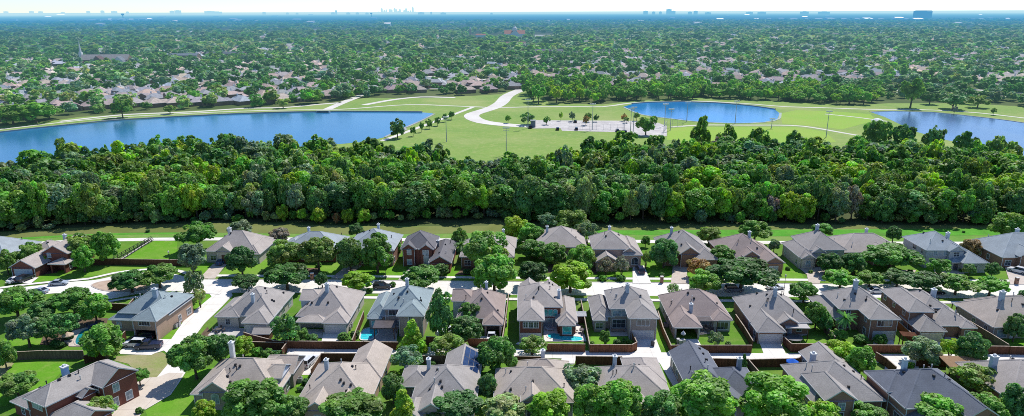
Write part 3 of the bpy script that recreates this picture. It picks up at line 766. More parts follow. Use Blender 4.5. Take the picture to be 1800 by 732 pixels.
# shingle and brick colours
TAUPE = (.425, .380, .350); GREYB = (.370, .342, .322); MAUVE = (.365, .295, .270); BLUEG = (.285, .350, .370); SLATE = (.155, .170, .205); TAN = (.475, .410, .355); CHAR = (.170, .165, .178); STEELB = (.345, .390, .420)
RED = (.20, .070, .050); PINK = (.46, .32, .28); TANB = (.42, .29, .215); BROWN = (.29, .165, .12); PALE = (.50, .465, .43); GREYBR = (.36, .30, .27); WHITEB = (.46, .47, .50)

# ---- middle row, seen from behind
house('M0', 'blue-grey roofed brick house on the corner beside the side street, carport below', 251, 594, 6,
      [(-1.1, 4.5, -1, 13.4, 5.4, 'H'), (-7.6, 4.4, 4, 13.8, 4.3, 'H', .72), (-9.3, -1.6, 2.8, 13, 3.0, 'H', .66)], BLUEG, TANB, chim=[(-0.6, 7.6, 12.2, 1.5, 1.0)], opens={0: 'S'}, wins=[(0, 'S', 2.8, 4.3, 2.6, 1.2, dict(bars=(3, 0)))], vents=8, pitch=.66)
house('M1', 'grey-brown hipped house with a leaning chimney shadow, first east of the side street', 449, 586.5, 2.5,
      [(-2.3, 3.2, -.4, 8, 3.0, 'H'), (-8.6, 3.15, 3.2, 16.4, 3.1, 'H', .76), (-10.1, -5, 2.7, 13, 3.0, 'H', .6)], GREYB, PALE, chim=[(-2.4, 6.0, 8.9, .9, .9)], gar=[(0, 'S', 2.75, 4.6, 2.25)], vents=9)
house('M2', 'brown hipped house with white rear garage door and pale dormer, second on its row', 587, 587, 1.8,
      [(-2.0, 3.1, -.3, 9, 3.0, 'H'), (-9.2, 3.05, 3.0, 17, 3.1, 'H', .78), (-10.2, -5, 8.5, 14, 4.7, 'W', .55), (-8.4, -2.1, .6, 5, 2.7, 'H', .3)], TAUPE, PALE, chim=[(-3.4, 8.2, 10.1, 1.1, .9)], gar=[(0, 'S', 2.55, 4.5, 2.25)], opens={3: 'SW'}, vents=9, whites=(2,))
house('M3', 'tall blue-grey roofed house with a dark pergola and small pool behind', 722, 597, 1.8,
      [(-2.8, 2.7, 1.3, 9, 5.8, 'H'), (-6.8, 2.75, 5, 15.6, 5.8, 'H', .72), (-10.5, -6.2, 5.4, 17, 3.5, 'H', .8), (-10.5, -7.8, 4.6, 8, 3.1, 'H')], BLUEG, GREYBR, chim=[(-2.2, 10.2, 12.4, 1.0, .8)], wins=[(1, 'S', 2.1, 4.3, 2.2, 1.3, dict(bars=(2, 0)))], vents=8)
house('M4', 'mauve-brown hipped house with open garage, its back yard crowded by trees', 866, 594, 1.8,
      [(-1.9, 1.9, .9, 10, 3.0, 'H'), (-8.2, 2.0, 4, 17, 3.1, 'H', .82), (-10.2, -5, 10.2, 16, 4.6, 'W', .6)], MAUVE, PINK, opens={0: 'S'}, whites=(2,), vents=8, chim=[(-2.2, 13, 9.6, .8, .8)])
house('M7', 'brown roofed red brick two-storey house with arched teal windows above the turquoise pool', 933, 604, 1.5,
      [(-2.6, 2.6, .6, 10, 6.0, 'H', .66), (-2.75, 7.0, 7.9, 19.4, 5.95, 'H', .68), (6.2, 10.4, 4.9, 18, 3.1, 'H', .74), (-2.4, 1.6, 16, 21, 6, 'N', .8), (2.8, 6.4, 16, 20.6, 5.9, 'N', .8), (6.6, 9.9, 3.4, 8, 3.0, 'H', .72)], TAUPE, RED,
      chim=[(6.7, 12.0, 11.2, .9, .9)], gar=[(0, 'S', 2.6, 4.4, 2.2)],
      wins=[(1, 'S', 6.25, 3.7, .9, 1.3, dict(arch=True, glass=TEAL, bars=(0, 1))), (1, 'S', 7.35, 3.9, 1.0, 1.5, dict(glass=TEAL, bars=(0, 1))), (1, 'S', 8.45, 3.7, .9, 1.3, dict(arch=True, glass=TEAL, bars=(0, 1))), (1, 'S', 7.35, 1.4, 3.0, 2.2, dict(bars=(2, 0))), (0, 'S', 1.4, 4.3, .95, 1.3), (0, 'S', 2.6, 4.3, .95, 1.3), (0, 'S', 3.8, 4.3, .95, 1.3), (5, 'S', 1.65, 1.6, 2.0, 1.7, dict(glass=TEAL, bars=(0, 0)))], vents=8)
house('M8', 'taupe two-storey house with many rear windows and white garage door, by the pool house', 1131, 597, 1,
      [(-3.3, 2.8, -.1, 9, 5.9, 'H'), (-7.0, 2.7, 5, 15, 5.9, 'H', .70), (-10.9, -6.4, 5.4, 16, 3.3, 'H', .76), (-10.9, -8.2, 3.7, 8, 3.1, 'H')], GREYB, GREYBR, chim=[(-2.8, 8.6, 11.8, 1.1, .9)], gar=[(0, 'S', 3.05, 4.8, 2.2)],
      wins=[(0, 'S', 3.05, 4.2, 2.8, 1.3, dict(bars=(2, 0))), (1, 'S', 2.0, 4.2, 3.0, 1.3, dict(bars=(2, 1), glass=GLASSB)), (1, 'S', 2.0, 1.5, 3.0, 2.0, dict(bars=(2, 1)))], vents=8)
house('M9', 'mauve-brown single-storey house with an open garage, shade pergola and fenced yard', 1208, 598.5, 1,
      [(-2.8, 2.9, .8, 11, 3.0, 'H'), (-2.9, 10.8, 6.6, 18, 3.1, 'H', .76), (7.0, 10.9, 4.5, 13, 3.05, 'H')], MAUVE, PALE, chim=[(2.2, 7.2, 9.6, .95, .9)], opens={0: 'S'}, wins=[(2, 'S', 2.0, 1.5, 2.6, 1.7, dict(bars=(2, 0)))], vents=9)
house('M10', 'grey roofed brick house with white garage door, rear gable and flat patio cover', 1354, 602, 1,
      [(-3.2, 2.4, -.7, 11, 3.1, 'H', .76), (-3.2, 10.0, 4.0, 17.4, 3.2, 'H', .76), (3.0, 6.6, 2.6, 8, 3.5, 'S', .66)], GREYB, BROWN, chim=[(3.6, 9.5, 10.4, .95, .9)], gar=[(0, 'S', 2.8, 4.7, 2.25)], vents=9)
house('M11', 'broad grey-brown two-storey house with an ivy covered wall and a palm behind', 1552, 594, 1,
      [(-4.2, 2.0, -1.3, 9, 5.8, 'H'), (-8.6, 2.2, 4, 13.4, 5.8, 'H', .74), (-10.9, -6.4, 4.4, 15, 3.3, 'H', .74), (-9.6, -7.0, 2.8, 7, 3.1, 'H')], GREYB, BROWN, chim=[(-3.6, 8.4, 12.0, 1.2, .95)], gar=[(0, 'S', 3.4, 4.7, 2.25)], wins=[(0, 'S', 3.3, 4.2, 3.2, 1.2, dict(bars=(3, 0)))], vents=8)
house('M12', 'brown-grey brick house with half-round upper windows and a low hipped cream garage', 1630, 597.5, 1,
      [(-2.9, 2.5, -1.4, 6, 3.0, 'H', .74), (-3.2, 2.4, 3.2, 15.6, 6.0, 'H', .66), (1.4, 10.4, 1.2, 13, 3.1, 'H', .60), (7.4, 10.3, .2, 5, 3.0, 'H'), (1.6, 6.6, 5.6, 14, 5.9, 'H', .66)], GREYB, BROWN, chim=[(6.3, 10.6, 11.4, 1.3, 1.0)], gar=[(0, 'S', 2.7, 4.5, 2.25, paint_mat((.50, .47, .38), .6, .08, 'cream_paint'))],
      wins=[(4, 'S', 1.6, 4.1, .9, .6, dict(arch=True, bars=(0, 0))), (4, 'S', 2.75, 4.3, .8, .9, dict(bars=(0, 0))), (4, 'S', 3.9, 4.1, .9, .6, dict(arch=True, bars=(0, 0)))], vents=8, whites=())
house('M13', 'taupe roofed single-storey house with white garden doors at the east end of its row', 1768, 594, -2.6,
      [(-3.7, 13, -.4, 12.2, 3.1, 'H', .76), (0, 8, 6, 14, 3.05, 'H', .7)], TAN, GREYBR, chim=[(1.6, 5.4, 9.2, 1.3, 1.0)], wins=[(0, 'S', 2.2, 1.3, 2.2, 1.7, dict(bars=(2, 0)))], doors=[(0, 'S', 4.6, 1.0, 2.1, TRIM)], vents=7)

# ---- north row, seen from the street
house('N0', 'brown brick house with gabled double garage by the cul-de-sac, chimney behind', 43, 487.5, 4,
      [(-3.4, 3.6, 0, 9, 3.0, 'SN', .62), (1.8, 9.2, 6, 17, 5.6, 'SN', .62), (-6.4, 3, 8, 18, 3.6, 'H'), (5.5, 10, 3.4, 8, 2.9, 'H', .4)], TAUPE, RED, chim=[(2.4, 15, 12.2, 1.1, .9)], gar=[(0, 'S', 3.5, 5.2, 2.3, paint_mat((.42, .49, .56), .55, .08, 'blue_grey_paint'))], opens={3: 'S'}, vents=3)
house('N00', 'pale roofed house cut by the left edge, beyond the reddish tree', -18, 470, 4, [(-8, 5.2, 0, 14, 3.1, 'H')], STEELB, WHITEB, vents=2)
house('N1', 'tan brick house with arched porch, gabled front and white chimney, first past the open field', 416, 466, 3,
      [(-9.6, 5.4, 1.6, 14, 3.7, 'H', .74), (-5.6, -1.6, .2, 7, 4.1, 'S', .76), (1.6, 6.6, 1.0, 13.4, 3.2, 'H', .76)], TAUPE, PALE, chim=[(-6.6, 11.5, 11.6, 1.3, 1.0)], doors=[(1, 'S', 2.0, 1.5, 3.0)], gar=[(2, 'S', 2.5, 4.0, 2.3)], vents=4, chimm=CAPM)
house('N2', 'blue-grey hipped house behind the olive trees, red brick side', 546, 461, 2,
      [(-8.2, 8.0, 0, 13, 3.6, 'H', .62), (-9.4, -3, 2, 11, 3.4, 'H')], STEELB, RED, chim=[(-3, 9.5, 9.4, .9, .9)], vents=4)
house('N3', 'brick house with pale steep grey hip roof and twin chimney behind two tall trees', 650, 468, 2,
      [(-6.6, 7.0, 0, 14, 5.0, 'H', .66)], STEELB, BROWN, chim=[(1.0, 9.5, 11.6, .9, .9)], doors=[(0, 'S', 6.5, 1.2, 2.3)], vents=4)
house('N4', 'red brick two-storey house with charcoal roof and twin front gables', 742, 470, 1.5,
      [(-5.8, 3.4, 1.2, 11.6, 5.9, 'H', .78), (-5.6, -2.0, .4, 6, 5.95, 'S', .8), (-.4, 3.0, .2, 6, 5.9, 'S', .8), (3.0, 8.8, -4.6, 13.4, 3.2, 'S', .66)], CHAR, RED, chim=[(4.0, 6.6, 10.4, .9, .9)], chimm=paint_mat((.33, .34, .36), .6, .1, 'grey_siding'),
      wins=[(1, 'S', 1.9, 4.4, 1.1, 1.2, dict(arch=True, glass=GLASSB)), (1, 'S', 1.9, 1.5, 1.3, 1.5, dict(glass=GLASSB)), (2, 'S', 1.7, 1.9, 1.4, 2.4, dict(arch=True)), (3, 'S', 1.7, 1.3, 1.0, 1.2, dict(arch=True, glass=GLASSB)), (3, 'S', 4.1, 1.3, 1.1, 1.2, dict(arch=True, glass=GLASSB))], vents=4)
house('N5', 'grey roofed house almost hidden by the big olive tree and a bright green tree', 853, 471, 1.5,
      [(-7, 8.0, 0, 14, 3.5, 'H', .64), (2, 8.4, 8, 17, 3.4, 'H')], TAUPE, BROWN, chim=[(4.8, 14, 9.8, .9, .9)], vents=3)
house('N6', 'taupe hipped house peeking over a clump of dark round trees', 985, 456, 1,
      [(-6.6, 7.4, 0, 14, 4.0, 'H', .64)], TAUPE, TANB, chim=[(-3.8, 8, 10.2, 1.0, .8)], vents=3)
house('N7', 'pinkish brick two-storey house with a dark blue vehicle on its drive', 1086, 471, .5,
      [(-7.0, 3.5, 1.2, 12, 5.9, 'H', .74), (-6.6, -.6, -3.0, 4, 3.0, 'S', .66), (1.6, 6.6, -.1, 14, 4.1, 'H', .72), (1.8, 4.6, .4, 6, 5.2, 'S', .72)], TAUPE, PINK, chim=[(-1.6, 9.0, 12.8, 1.0, .9)], wins=[(2, 'S', 3.2, 1.8, 1.8, 1.4, dict(arch=True))], vents=4)
house('N8', 'grey roofed house with one brick gable and a curved tan drive', 1203, 470, -.5,
      [(-5.6, 7.6, 1, 15, 4.0, 'H', .74), (-1.4, 3.8, -.4, 7, 4.3, 'S', .76), (2.6, 8.8, -2.0, 7, 3.2, 'H', .66)], GREYB, BROWN, chim=[(-1.8, 10.5, 10.8, .95, .9)], doors=[(1, 'S', 2.6, 1.5, 2.8)], vents=4)
house('N9', 'brown roofed brick house with paired pale garage windows beside a bright lawn', 1331, 473, -2,
      [(-9.2, 4.6, 1, 15, 3.4, 'H', .72), (-4.0, 0, .1, 6, 3.9, 'S', .74), (.5, 5.7, -3.9, 12, 3.3, 'S', .66)], MAUVE, BROWN, chim=[(0.2, 8.6, 10.0, .95, .9)], wins=[(2, 'S', 1.8, 1.4, 1.0, 1.6, dict(glass=GLASSB)), (2, 'S', 3.2, 1.4, 1.0, 1.6, dict(glass=GLASSB))], doors=[(1, 'S', 2.2, 1.4, 2.6)], vents=4)
house('N10', 'pale brick two-storey house with arched window gable and pale round driveway', 1432, 470, -1,
      [(-1.6, 8.6, 1.0, 13, 5.5, 'H', .72), (-5.2, -.7, -1.2, 11, 3.7, 'H', .74), (-4.8, -1.4, -2.1, 3, 3.5, 'S', .66), (-1.0, 2.2, -.3, 5, 4.7, 'S', .74)], GREYB, PALE, chim=[(3.6, 8.8, 12.0, 1.1, .9)], wins=[(2, 'S', 1.7, 1.6, 1.5, 1.2, dict(arch=True, glass=GLASSB))], doors=[(3, 'S', 1.6, 1.4, 2.8)], vents=3)
house('N11', 'low brown roofed house screened by three dark trees, east of the pale brick house', 1548, 467, -0.5,
      [(-10.6, 8.2, 3, 16, 3.2, 'H', .58), (-2.4, 4.4, 0, 9, 3.1, 'S', .62)], TAUPE, BROWN, chim=[(1.2, 12.4, 9.0, .9, .9)], vents=4)
house('N12', 'whitish two-storey house with blue-grey roof and long single-storey front garage', 1640, 472, -0.5,
      [(-2.5, 8.4, .4, 12, 6.0, 'H', .68), (3.6, 7.6, -.7, 5, 5.95, 'S', .72), (6.0, 12.7, -3.8, 8, 3.1, 'H', .66), (3.6, 6.0, -2.4, 2, 2.8, 'H', .4)], STEELB, WHITEB, chim=[(7.3, 7.0, 11.0, 1.2, .9)], opens={3: 'S'}, wins=[(0, 'S', 2.6, 4.5, 1.0, 1.3, dict(glass=GLASSB)), (0, 'S', 5.6, 4.5, 1.0, 1.3, dict(glass=GLASSB))], vents=4)
house('N13', 'blue-grey roofed brick house at the right edge with white vehicle on the drive', 1778, 470, -1,
      [(-3.6, 15, -.4, 14, 3.4, 'H', .70), (.6, 6, -1.8, 6, 4.0, 'S', .74), (8, 13, -2.6, 7, 3.3, 'S', .66)], STEELB, BROWN, chim=[(7.0, 9.4, 10.2, 1.2, .9)], vents=3)

# ---- near row, beside the alley
house('B0', 'large dark red brick two-storey corner house with grey roof, nearest the lower left corner', 30, 764, 27,
      [(-1.1, 4.8, 3.2, 17.6, 5.9, 'H', .68), (-.6, 8.0, 11.6, 18, 6.0, 'E', .70), (4.6, 13.0, 3.6, 9.4, 3.1, 'E', .62), (4.6, 6.4, 8.6, 11.0, 4.6, 'E', .8), (-7, -1, 3.6, 8, 2.8, 'H', .5)], GREYB, RED, chim=[(-0.4, 10.0, 10.4, 1.3, 1.2)],
      wins=[(1, 'E', 2.2, 4.2, 1.1, 1.5, dict(glass=GLASSB)), (1, 'E', 1.6, 1.4, 1.2, 1.6, dict(glass=GLASSB)), (1, 'E', 4.4, 1.4, 1.2, 1.6, dict(glass=GLASSB)), (0, 'S', 2.0, 4.4, .8, .9), (0, 'S', 3.0, 4.4, .8, .9), (0, 'S', 4.0, 4.4, .8, .9), (2, 'E', 2.2, 1.4, 1.1, 1.5, dict(glass=GLASSB)), (2, 'E', 4.0, 1.4, 1.0, 1.5, dict(glass=GLASSB))], chimm=paint_mat((.20, .36, .58), .6, .1, 'blue_siding'), vents=6)
house('B1', 'tan roofed house with tall white chimney and arched front window, lower left', 392, 727, 2,
      [(-6, 9.6, 1.6, 14, 3.2, 'H', .68), (-4.0, .8, 1.0, 9, 4.0, 'S', .8), (3.4, 10.2, 9.4, 16, 3.3, 'E', .62), (5.2, 9.4, 5.4, 10, 4.6, 'E', .6)], TAN, GREYBR, chim=[(-2.7, 12.0, 11.2, 1.1, 1.0)], wins=[(1, 'S', 2.4, 2.2, 1.3, 1.4, dict(arch=True, glass=GLASSB))], whites=(3,), vents=7, chimm=CAPM)
house('B2', 'long tan-grey roofed house whose rear wing reaches the dark alley fence', 606, 728, 1.5,
      [(-8.0, 4.8, -1.6, 12.6, 3.2, 'H', .66), (-1.4, 5.0, 8, 19, 3.3, 'N', .66), (-6, -1.8, -4, 4, 3.4, 'S', .7), (-1.2, 3, -3.6, 3, 3.3, 'S', .7)], TAN, TANB, chim=[(-4.8, 6.6, 8.6, .95, .9)], vents=9)
house('B3', 'grey roofed house with dark blue solar panels on its east slope', 778, 728, 1.5,
      [(-5.2, 6.0, -1, 11.4, 3.2, 'H', .70), (-.6, 6.0, 6, 17.4, 3.2, 'N', .62), (-3.8, 1.2, -4.8, 4, 3.4, 'S', .72), (-8.5, -3, 4.6, 11.8, 3.1, 'H', .62), (-6, -3.2, -6.2, 0, 3.1, 'S', .7)], GREYB, GREYBR, chim=[(-3.6, 8.6, 8.6, .95, .9)], vents=7)
house('B4', 'tan roofed house with dark front gable between the pale olive and yellow-green trees', 938, 727, 1,
      [(-7, 7.2, -1, 10.4, 3.2, 'H', .70), (-2, 1.5, -2.2, 5, 3.9, 'S', .8), (-3.1, 7.0, 5, 13.6, 3.2, 'H', .70)], TAN, GREYBR, chim=[(2.0, 12.2, 8.8, 1.0, .9)], vents=8)
house('B5', 'brown-grey house mostly behind bright treetops, white chimney at its rear', 1110, 728, 0,
      [(-5.2, 7.0, 0, 11.4, 3.2, 'H', .66), (.6, 7.2, 6, 15, 3.2, 'H', .62), (-3, 2, -4, 4, 3.5, 'S', .72)], TAUPE, TANB, chim=[(-2.0, 9.2, 8.8, .95, .9)], vents=7)
house('B6', 'dark slate-blue roofed house with an L shaped plan behind the big treetops', 1250, 722, -1,
      [(-3.7, 3.6, 2, 16.6, 3.4, 'N', .66), (1, 9.4, 0, 9.4, 3.3, 'H', .66), (0, 5, -3, 4, 3.3, 'S', .66)], SLATE, GREYBR, chim=[(7.0, 6.6, 7.6, 1.1, .9)], chimm=paint_mat((.30, .33, .40), .6, .1, 'slate_siding'), vents=8)
house('B7', 'large grey roofed house with a brick front gable and one lit white window', 1462, 734, -2,
      [(-3.9, 9.0, 0, 13, 3.5, 'H', .72), (-2.6, 2.6, -2, 7, 4.9, 'S', .76), (2.3, 9.4, 8, 18.7, 3.3, 'N', .62)], GREYB, BROWN, chim=[(1.4, 12.0, 9.8, 1.2, 1.0)], wins=[(1, 'S', 2.9, 3.5, 1.2, 1.4, dict(glass=GLASSB))], chimm=paint_mat((.30, .36, .48), .6, .1, 'blue_grey_siding'), vents=7)
house('B8', 'dark slate roofed two-storey house with pale blue chimney and brick side wall', 1614, 738, -4,
      [(-5, 9.0, -3, 9, 5.1, 'H', .66), (-5.3, .8, 1.8, 8.6, 5.5, 'H', .62), (4.4, 9.6, -6.2, 2, 4.3, 'S', .7), (-4.6, 4, -5.6, 3, 3.0, 'H', .6)], SLATE, BROWN, chim=[(-0.3, 5.6, 11.2, 1.0, .95)], vents=7, chimm=paint_mat((.42, .54, .62), .6, .1, 'pale_blue_siding'))
house('B9', 'brown roofed house with large silver chimney at the lower right edge', 1776, 696, -5,
      [(-5.5, 14, -6, 7.6, 3.2, 'H', .62), (-3, 4, -8, 2, 3.2, 'S', .66)], TAUPE, BROWN, chim=[(-2.6, 2.6, 9.2, 1.5, 1.1)], vents=6)

# ---- solar panels on B3's east slope (two blocks of twelve)
SOL = NT('solar_cell'); _p = SOL.pos(); SOLM = SOL.out(SOL.bsdf(SOL.mix(SOL.ramp(SOL.noise(.6, 2, _p), .35, .65), (.010, .022, .075), (.02, .045, .13)), .12, .6)); ALU = paint_mat((.5, .52, .55), .35, .08, 'aluminium')
hb = HOUSES['B3']; X1_, p_, h_ = 6.0 - .013 + .45, .62 * .92, 3.2 + .011
for blk in range(2):
    for row in range(4):
        for c in range(3):
            y0 = 8.6 + blk * 4.15 + row * .98; d0 = .55 + c * 1.0
            nx, nz = p_ / math.hypot(p_, 1), 1 / math.hypot(p_, 1)
            def Q(y, d, k): return (X1_ - d + nx * k, y, h_ + p_ * d + nz * k)
            mb = MB(); mb.poly([Q(y0, d0, .13), Q(y0, d0 + .94, .13), Q(y0 + .93, d0 + .94, .13), Q(y0 + .93, d0, .13)][::-1])
            e = [Q(y0, d0, .12), Q(y0, d0 + .94, .12), Q(y0 + .93, d0 + .94, .12), Q(y0 + .93, d0, .12)]; e2 = [Q(y0, d0, .03), Q(y0, d0 + .94, .03), Q(y0 + .93, d0 + .94, .03), Q(y0 + .93, d0, .03)]
            for i in range(4): mb.poly([e[i], e[(i + 1) % 4], e2[(i + 1) % 4], e2[i]], 1)
            mb.build('solar_panel', [SOLM, ALU], hb)

# ================================================================== FENCES
def fence(label, pxs, m=FENB, h=1.9, cap=True):
    P = [G(*q) for q in pxs]; o = P[0]
    r = thing('wooden_fence', label, 'fence', (o.x, o.y, 0)); mb, cb = MB(), MB()
    for a, b in zip(P, P[1:]):
        a, b = Vector((a.x - o.x, a.y - o.y)), Vector((b.x - o.x, b.y - o.y)); d = b - a; L = d.length; d /= L; n = Vector((-d.y, d.x))
        k = max(1, int(L / 2.4))
        for i in range(k):      # bays step slightly like real boards
            u0, u1 = L * i / k, L * (i + 1) / k; hh = h + rng.uniform(-.04, .04); q = [a + d * u0 + n * .03, a + d * u1 + n * .03, a + d * u1 - n * .03, a + d * u0 - n * .03]
            v = len(mb.v); mb.v += [(*p_, .0) for p_ in q] + [(*p_, hh) for p_ in q]
            for f in ((0, 1, 5, 4), (1, 2, 6, 5), (2, 3, 7, 6), (3, 0, 4, 7), (4, 5, 6, 7)): mb.f.append(tuple(v + j for j in f)); mb.m.append(0)
        q = [a - d * .06 + n * .11, b + d * .06 + n * .11, b + d * .06 - n * .11, a - d * .06 - n * .11]
        v = len(cb.v); cb.v += [(*p_, h + .045) for p_ in q] + [(*p_, h + .12) for p_ in q]
        for f in ((0, 1, 5, 4), (1, 2, 6, 5), (2, 3, 7, 6), (3, 0, 4, 7), (4, 5, 6, 7), (3, 2, 1, 0)): cb.f.append(tuple(v + j for j in f)); cb.m.append(0)
    mb.build('board_panel', m, r)
    if cap: cb.build('cap_rail', CAPW, r)
    for i, a in enumerate(P):
        pb = MB(); pb.box(a.x - o.x - .07, a.x - o.x + .07, a.y - o.y - .07, a.y - o.y + .07, 0, h + .03); pb.build('post', m, r)
FN = [
    ('grey board fence between the teal pool garden and the corner house lawn', [(20, 634), (80, 631), (148, 631)], FENG),
    ('reddish fence on low wall beside the parked pickup and the bushy tree', [(150, 640), (188, 630), (222, 596)], FENB),
    ('brown fence along the front of the open green field', [(104, 468), (200, 466), (312, 468), (345, 468)], FENB),
    ('dark fence beside the cul-de-sac pavement at the corner garden', [(182, 545), (228, 548), (236, 538)], FENB),
    ('fence at the back of the first grey-brown house, under small shrubs', [(430, 598), (445, 603), (480, 612)], FENB),
    ('long dark brown alley fence behind the pale-door house and the small pool', [(480, 613.5), (560, 614.5), (640, 615), (700, 616)], FENB),
    ('side fence between the brown pale-door house and the blue-grey pool house', [(620, 612), (640, 560)], FENB),
    ('reddish fence behind the mauve house yard, partly under round trees', [(750, 606), (800, 608), (850, 610), (890, 611)], FENR),
    ('pale topped side fence between the mauve house and the red brick pool house', [(883, 610), (889, 570), (894, 530)], FENG),
    ('dark red fence directly behind the turquoise kidney pool', [(957, 619), (1028, 619.5)], FENR),
    ('pale topped side fence between the kidney pool and the green back lawn', [(1036, 620), (1027, 570), (1021, 540)], FENG),
    ('orange-brown fence round the small bright back lawn beside the white garage', [(1037, 620.5), (1110, 620.5), (1119, 616), (1110, 596)], FENR),
    ('brown side fence between the white garage drive and the pergola yard', [(1179, 622), (1165, 590), (1156, 560)], FENR),
    ('reddish brown rear fence of the pergola yard along the alley', [(1180, 621.5), (1250, 621.5), (1320, 621.5)], FENB),
    ('side fence between the pergola yard and the long grey brick house', [(1322, 613), (1307, 588), (1292, 566)], FENB),
    ('rear fence of the lawn with a flat patio cover', [(1376, 606), (1390, 619), (1460, 618.5)], FENB),
    ('side fence in the shade between the flat patio cover and the palm', [(1466, 606), (1448, 582)], FENG),
    ('bright cedar rear fence behind the palm and the ivy house', [(1522, 621), (1600, 621.5)], FENR),
    ('cedar side fence between the ivy house and the low hipped garage', [(1614, 611), (1598, 598), (1576, 578)], FENR),
    ('dark brown alley fence behind the small lawn past the cream garage', [(1730, 623), (1772, 623.5)], FENB),
    ('pale topped fence between the cream garage house and white door house', [(1770, 620), (1735, 598), (1702, 578)], FENG),
    ('tan fence at the alley by the right edge, behind the house with white garden doors', [(1774, 624), (1860, 626)], FENB),
    ('dark alley fence boxed round the small yard beside the long rear wing', [(548, 664), (566, 636), (630, 636)], FENB),
    ('dark fence behind the tan house with the dark gable, under the tree', [(905, 641), (950, 642)], FENB),
    ('nearly black fence facing the small lawn below the pale alley', [(1012, 641), (1092, 642), (1098, 650)], FENB),
    ('dark fence behind the slate roofed house with the covered boat', [(1245, 645), (1312, 646.5)], FENB),
    ('dark fence behind the lawn with blue umbrella', [(1314, 647), (1400, 645), (1406, 642)], FENB),
    ('pale edged fence between the boat yard and the blue umbrella lawn', [(1313.5, 646), (1332, 668)], FENG),
    ('dark zigzag fence beside the yellow-green tree and pale alley drive', [(1538, 634), (1556, 645), (1573, 660)], FENB),
    ('dark fence under the grey-green tree at the alley', [(1610, 645), (1662, 645.5)], FENB),
    ('weathered grey fence between grey-green tree and solar panel house', [(738, 640), (790, 640)], FENG),
    ('white edged kerb fence beside the tall white chimney', [(440, 615), (500, 617)], FENB),
    ('small fence beside the white drive of the tan house', [(497, 628), (505, 617)], FENB),
]
for q in FN: fence(*q)
# iron railings of the drainage channel across the field
for k, lab in ((0, 'black iron railing on the field side of the drainage channel'), (1, 'black iron railing on the bank side of the drainage channel')):
    A, B = (G(200, 459), G(267, 422)) if k else (G(212, 459.5), G(270, 423)); o = A; d = Vector((B.x - A.x, B.y - A.y)); L = d.length; d /= L
    r = thing('railing', lab, 'railing', (o.x, o.y, 0), math.atan2(d.y, d.x))
    mb = MB()
    for z in (.35, .8, 1.25): mb.box(0, L, -.05, .05, z - .05, z + .07)
    mb.build('rail', IRON, r)
    for i in range(int(L / 2) + 1): mb = MB(); mb.box(i * 2 - .06, i * 2 + .06, -.07, .07, 0, 1.4); mb.build('post', IRON, r)
A, B = G(200, 459), G(267, 422)
sheet('drainage_channel', [(203, 459.5), (211, 459.5), (270, 422.6), (266, 422.4)], .074, CONCG)
# ================================================================== TREES
def crown_np(seed, style='round', nl=30, leaves=2600, ls=.085):
    g = np.random.default_rng(seed)
    C, Rr = [], []
    if style == 'cone':
        for i in range(nl):
            z = g.uniform(-.95, .9); rr = .72 * (1 - (z + 1) / 2.15); th = g.uniform(0, 6.283)
            C.append((rr * math.cos(th) * g.uniform(.5, 1), rr * math.sin(th) * g.uniform(.5, 1), z)); Rr.append(.16 + .20 * (1 - (z + 1) / 2))
    else:
        lo = {'round': -.75, 'broad': -.35, 'tall': -.9, 'airy': -.5, 'wild': -.85}[style]
        for i in range(nl):
            for _ in range(30):
                d = g.normal(size=3); d /= np.linalg.norm(d)
                if d[2] > lo: break
            k = g.uniform(.40, .80) if style != 'wild' else g.uniform(.35, .85)
            c = d * k
            if style == 'broad' and c[2] < 0: c[2] *= .45
            r = g.uniform(.11, .29) if style in ('round', 'broad') else g.uniform(.13, .32)
            if style == 'airy': r = g.uniform(.14, .26)
            C.append(c); Rr.append(r)
        C.append(np.array((0, 0, 0))); Rr.append(.5 if style not in ('airy', 'wild') else .34)
    C = np.array(C); Rr = np.array(Rr); w_ = Rr ** 2; w_ /= w_.sum()
    idx = g.choice(len(C), size=int(leaves * 1.9), p=w_)
    out = C[idx]; out = out / (np.linalg.norm(out, axis=1, keepdims=True) + .15)
    d = g.normal(size=(len(idx), 3)) + out * .75 + np.array((0, 0, .25)); d /= np.linalg.norm(d, axis=1, keepdims=True)
    pos = C[idx] + d * (Rr[idx] * g.uniform(.72, 1.08, len(idx)))[:, None]
    keep = np.ones(len(idx), bool)
    for j in range(len(C)):
        keep &= ~((np.linalg.norm(pos - C[j], axis=1) < Rr[j] * .72) & (idx != j))
    pos, d, idx = pos[keep][:leaves], d[keep][:leaves], idx[keep][:leaves]
    n = len(pos)
    nr = d + g.normal(size=(n, 3)) * .5 + np.array((0, 0, .65)); nr /= np.linalg.norm(nr, axis=1, keepdims=True)
    a = np.cross(nr, g.normal(size=(n, 3))); a /= np.linalg.norm(a, axis=1, keepdims=True) + 1e-9
    b = np.cross(nr, a); s = ls * g.uniform(.55, 1.35, n)[:, None]; asp = g.uniform(.55, .9, n)[:, None]
    tw = g.normal(size=(n, 1)) * .25 * s
    v = np.stack([pos - a * s, pos - b * s * asp + nr * tw, pos + a * s, pos + b * s * asp - nr * tw], 1)
    lobe = g.uniform(.66, 1.30, (len(C), 1)) * g.uniform(.9, 1.1, (len(C), 3)); lobe[:, 0] *= g.uniform(.85, 1.2, len(C)); lobe = lobe[idx]
    t_ = lobe * g.uniform(.72, 1.3, (n, 1))
    return v.reshape(-1, 3), t_
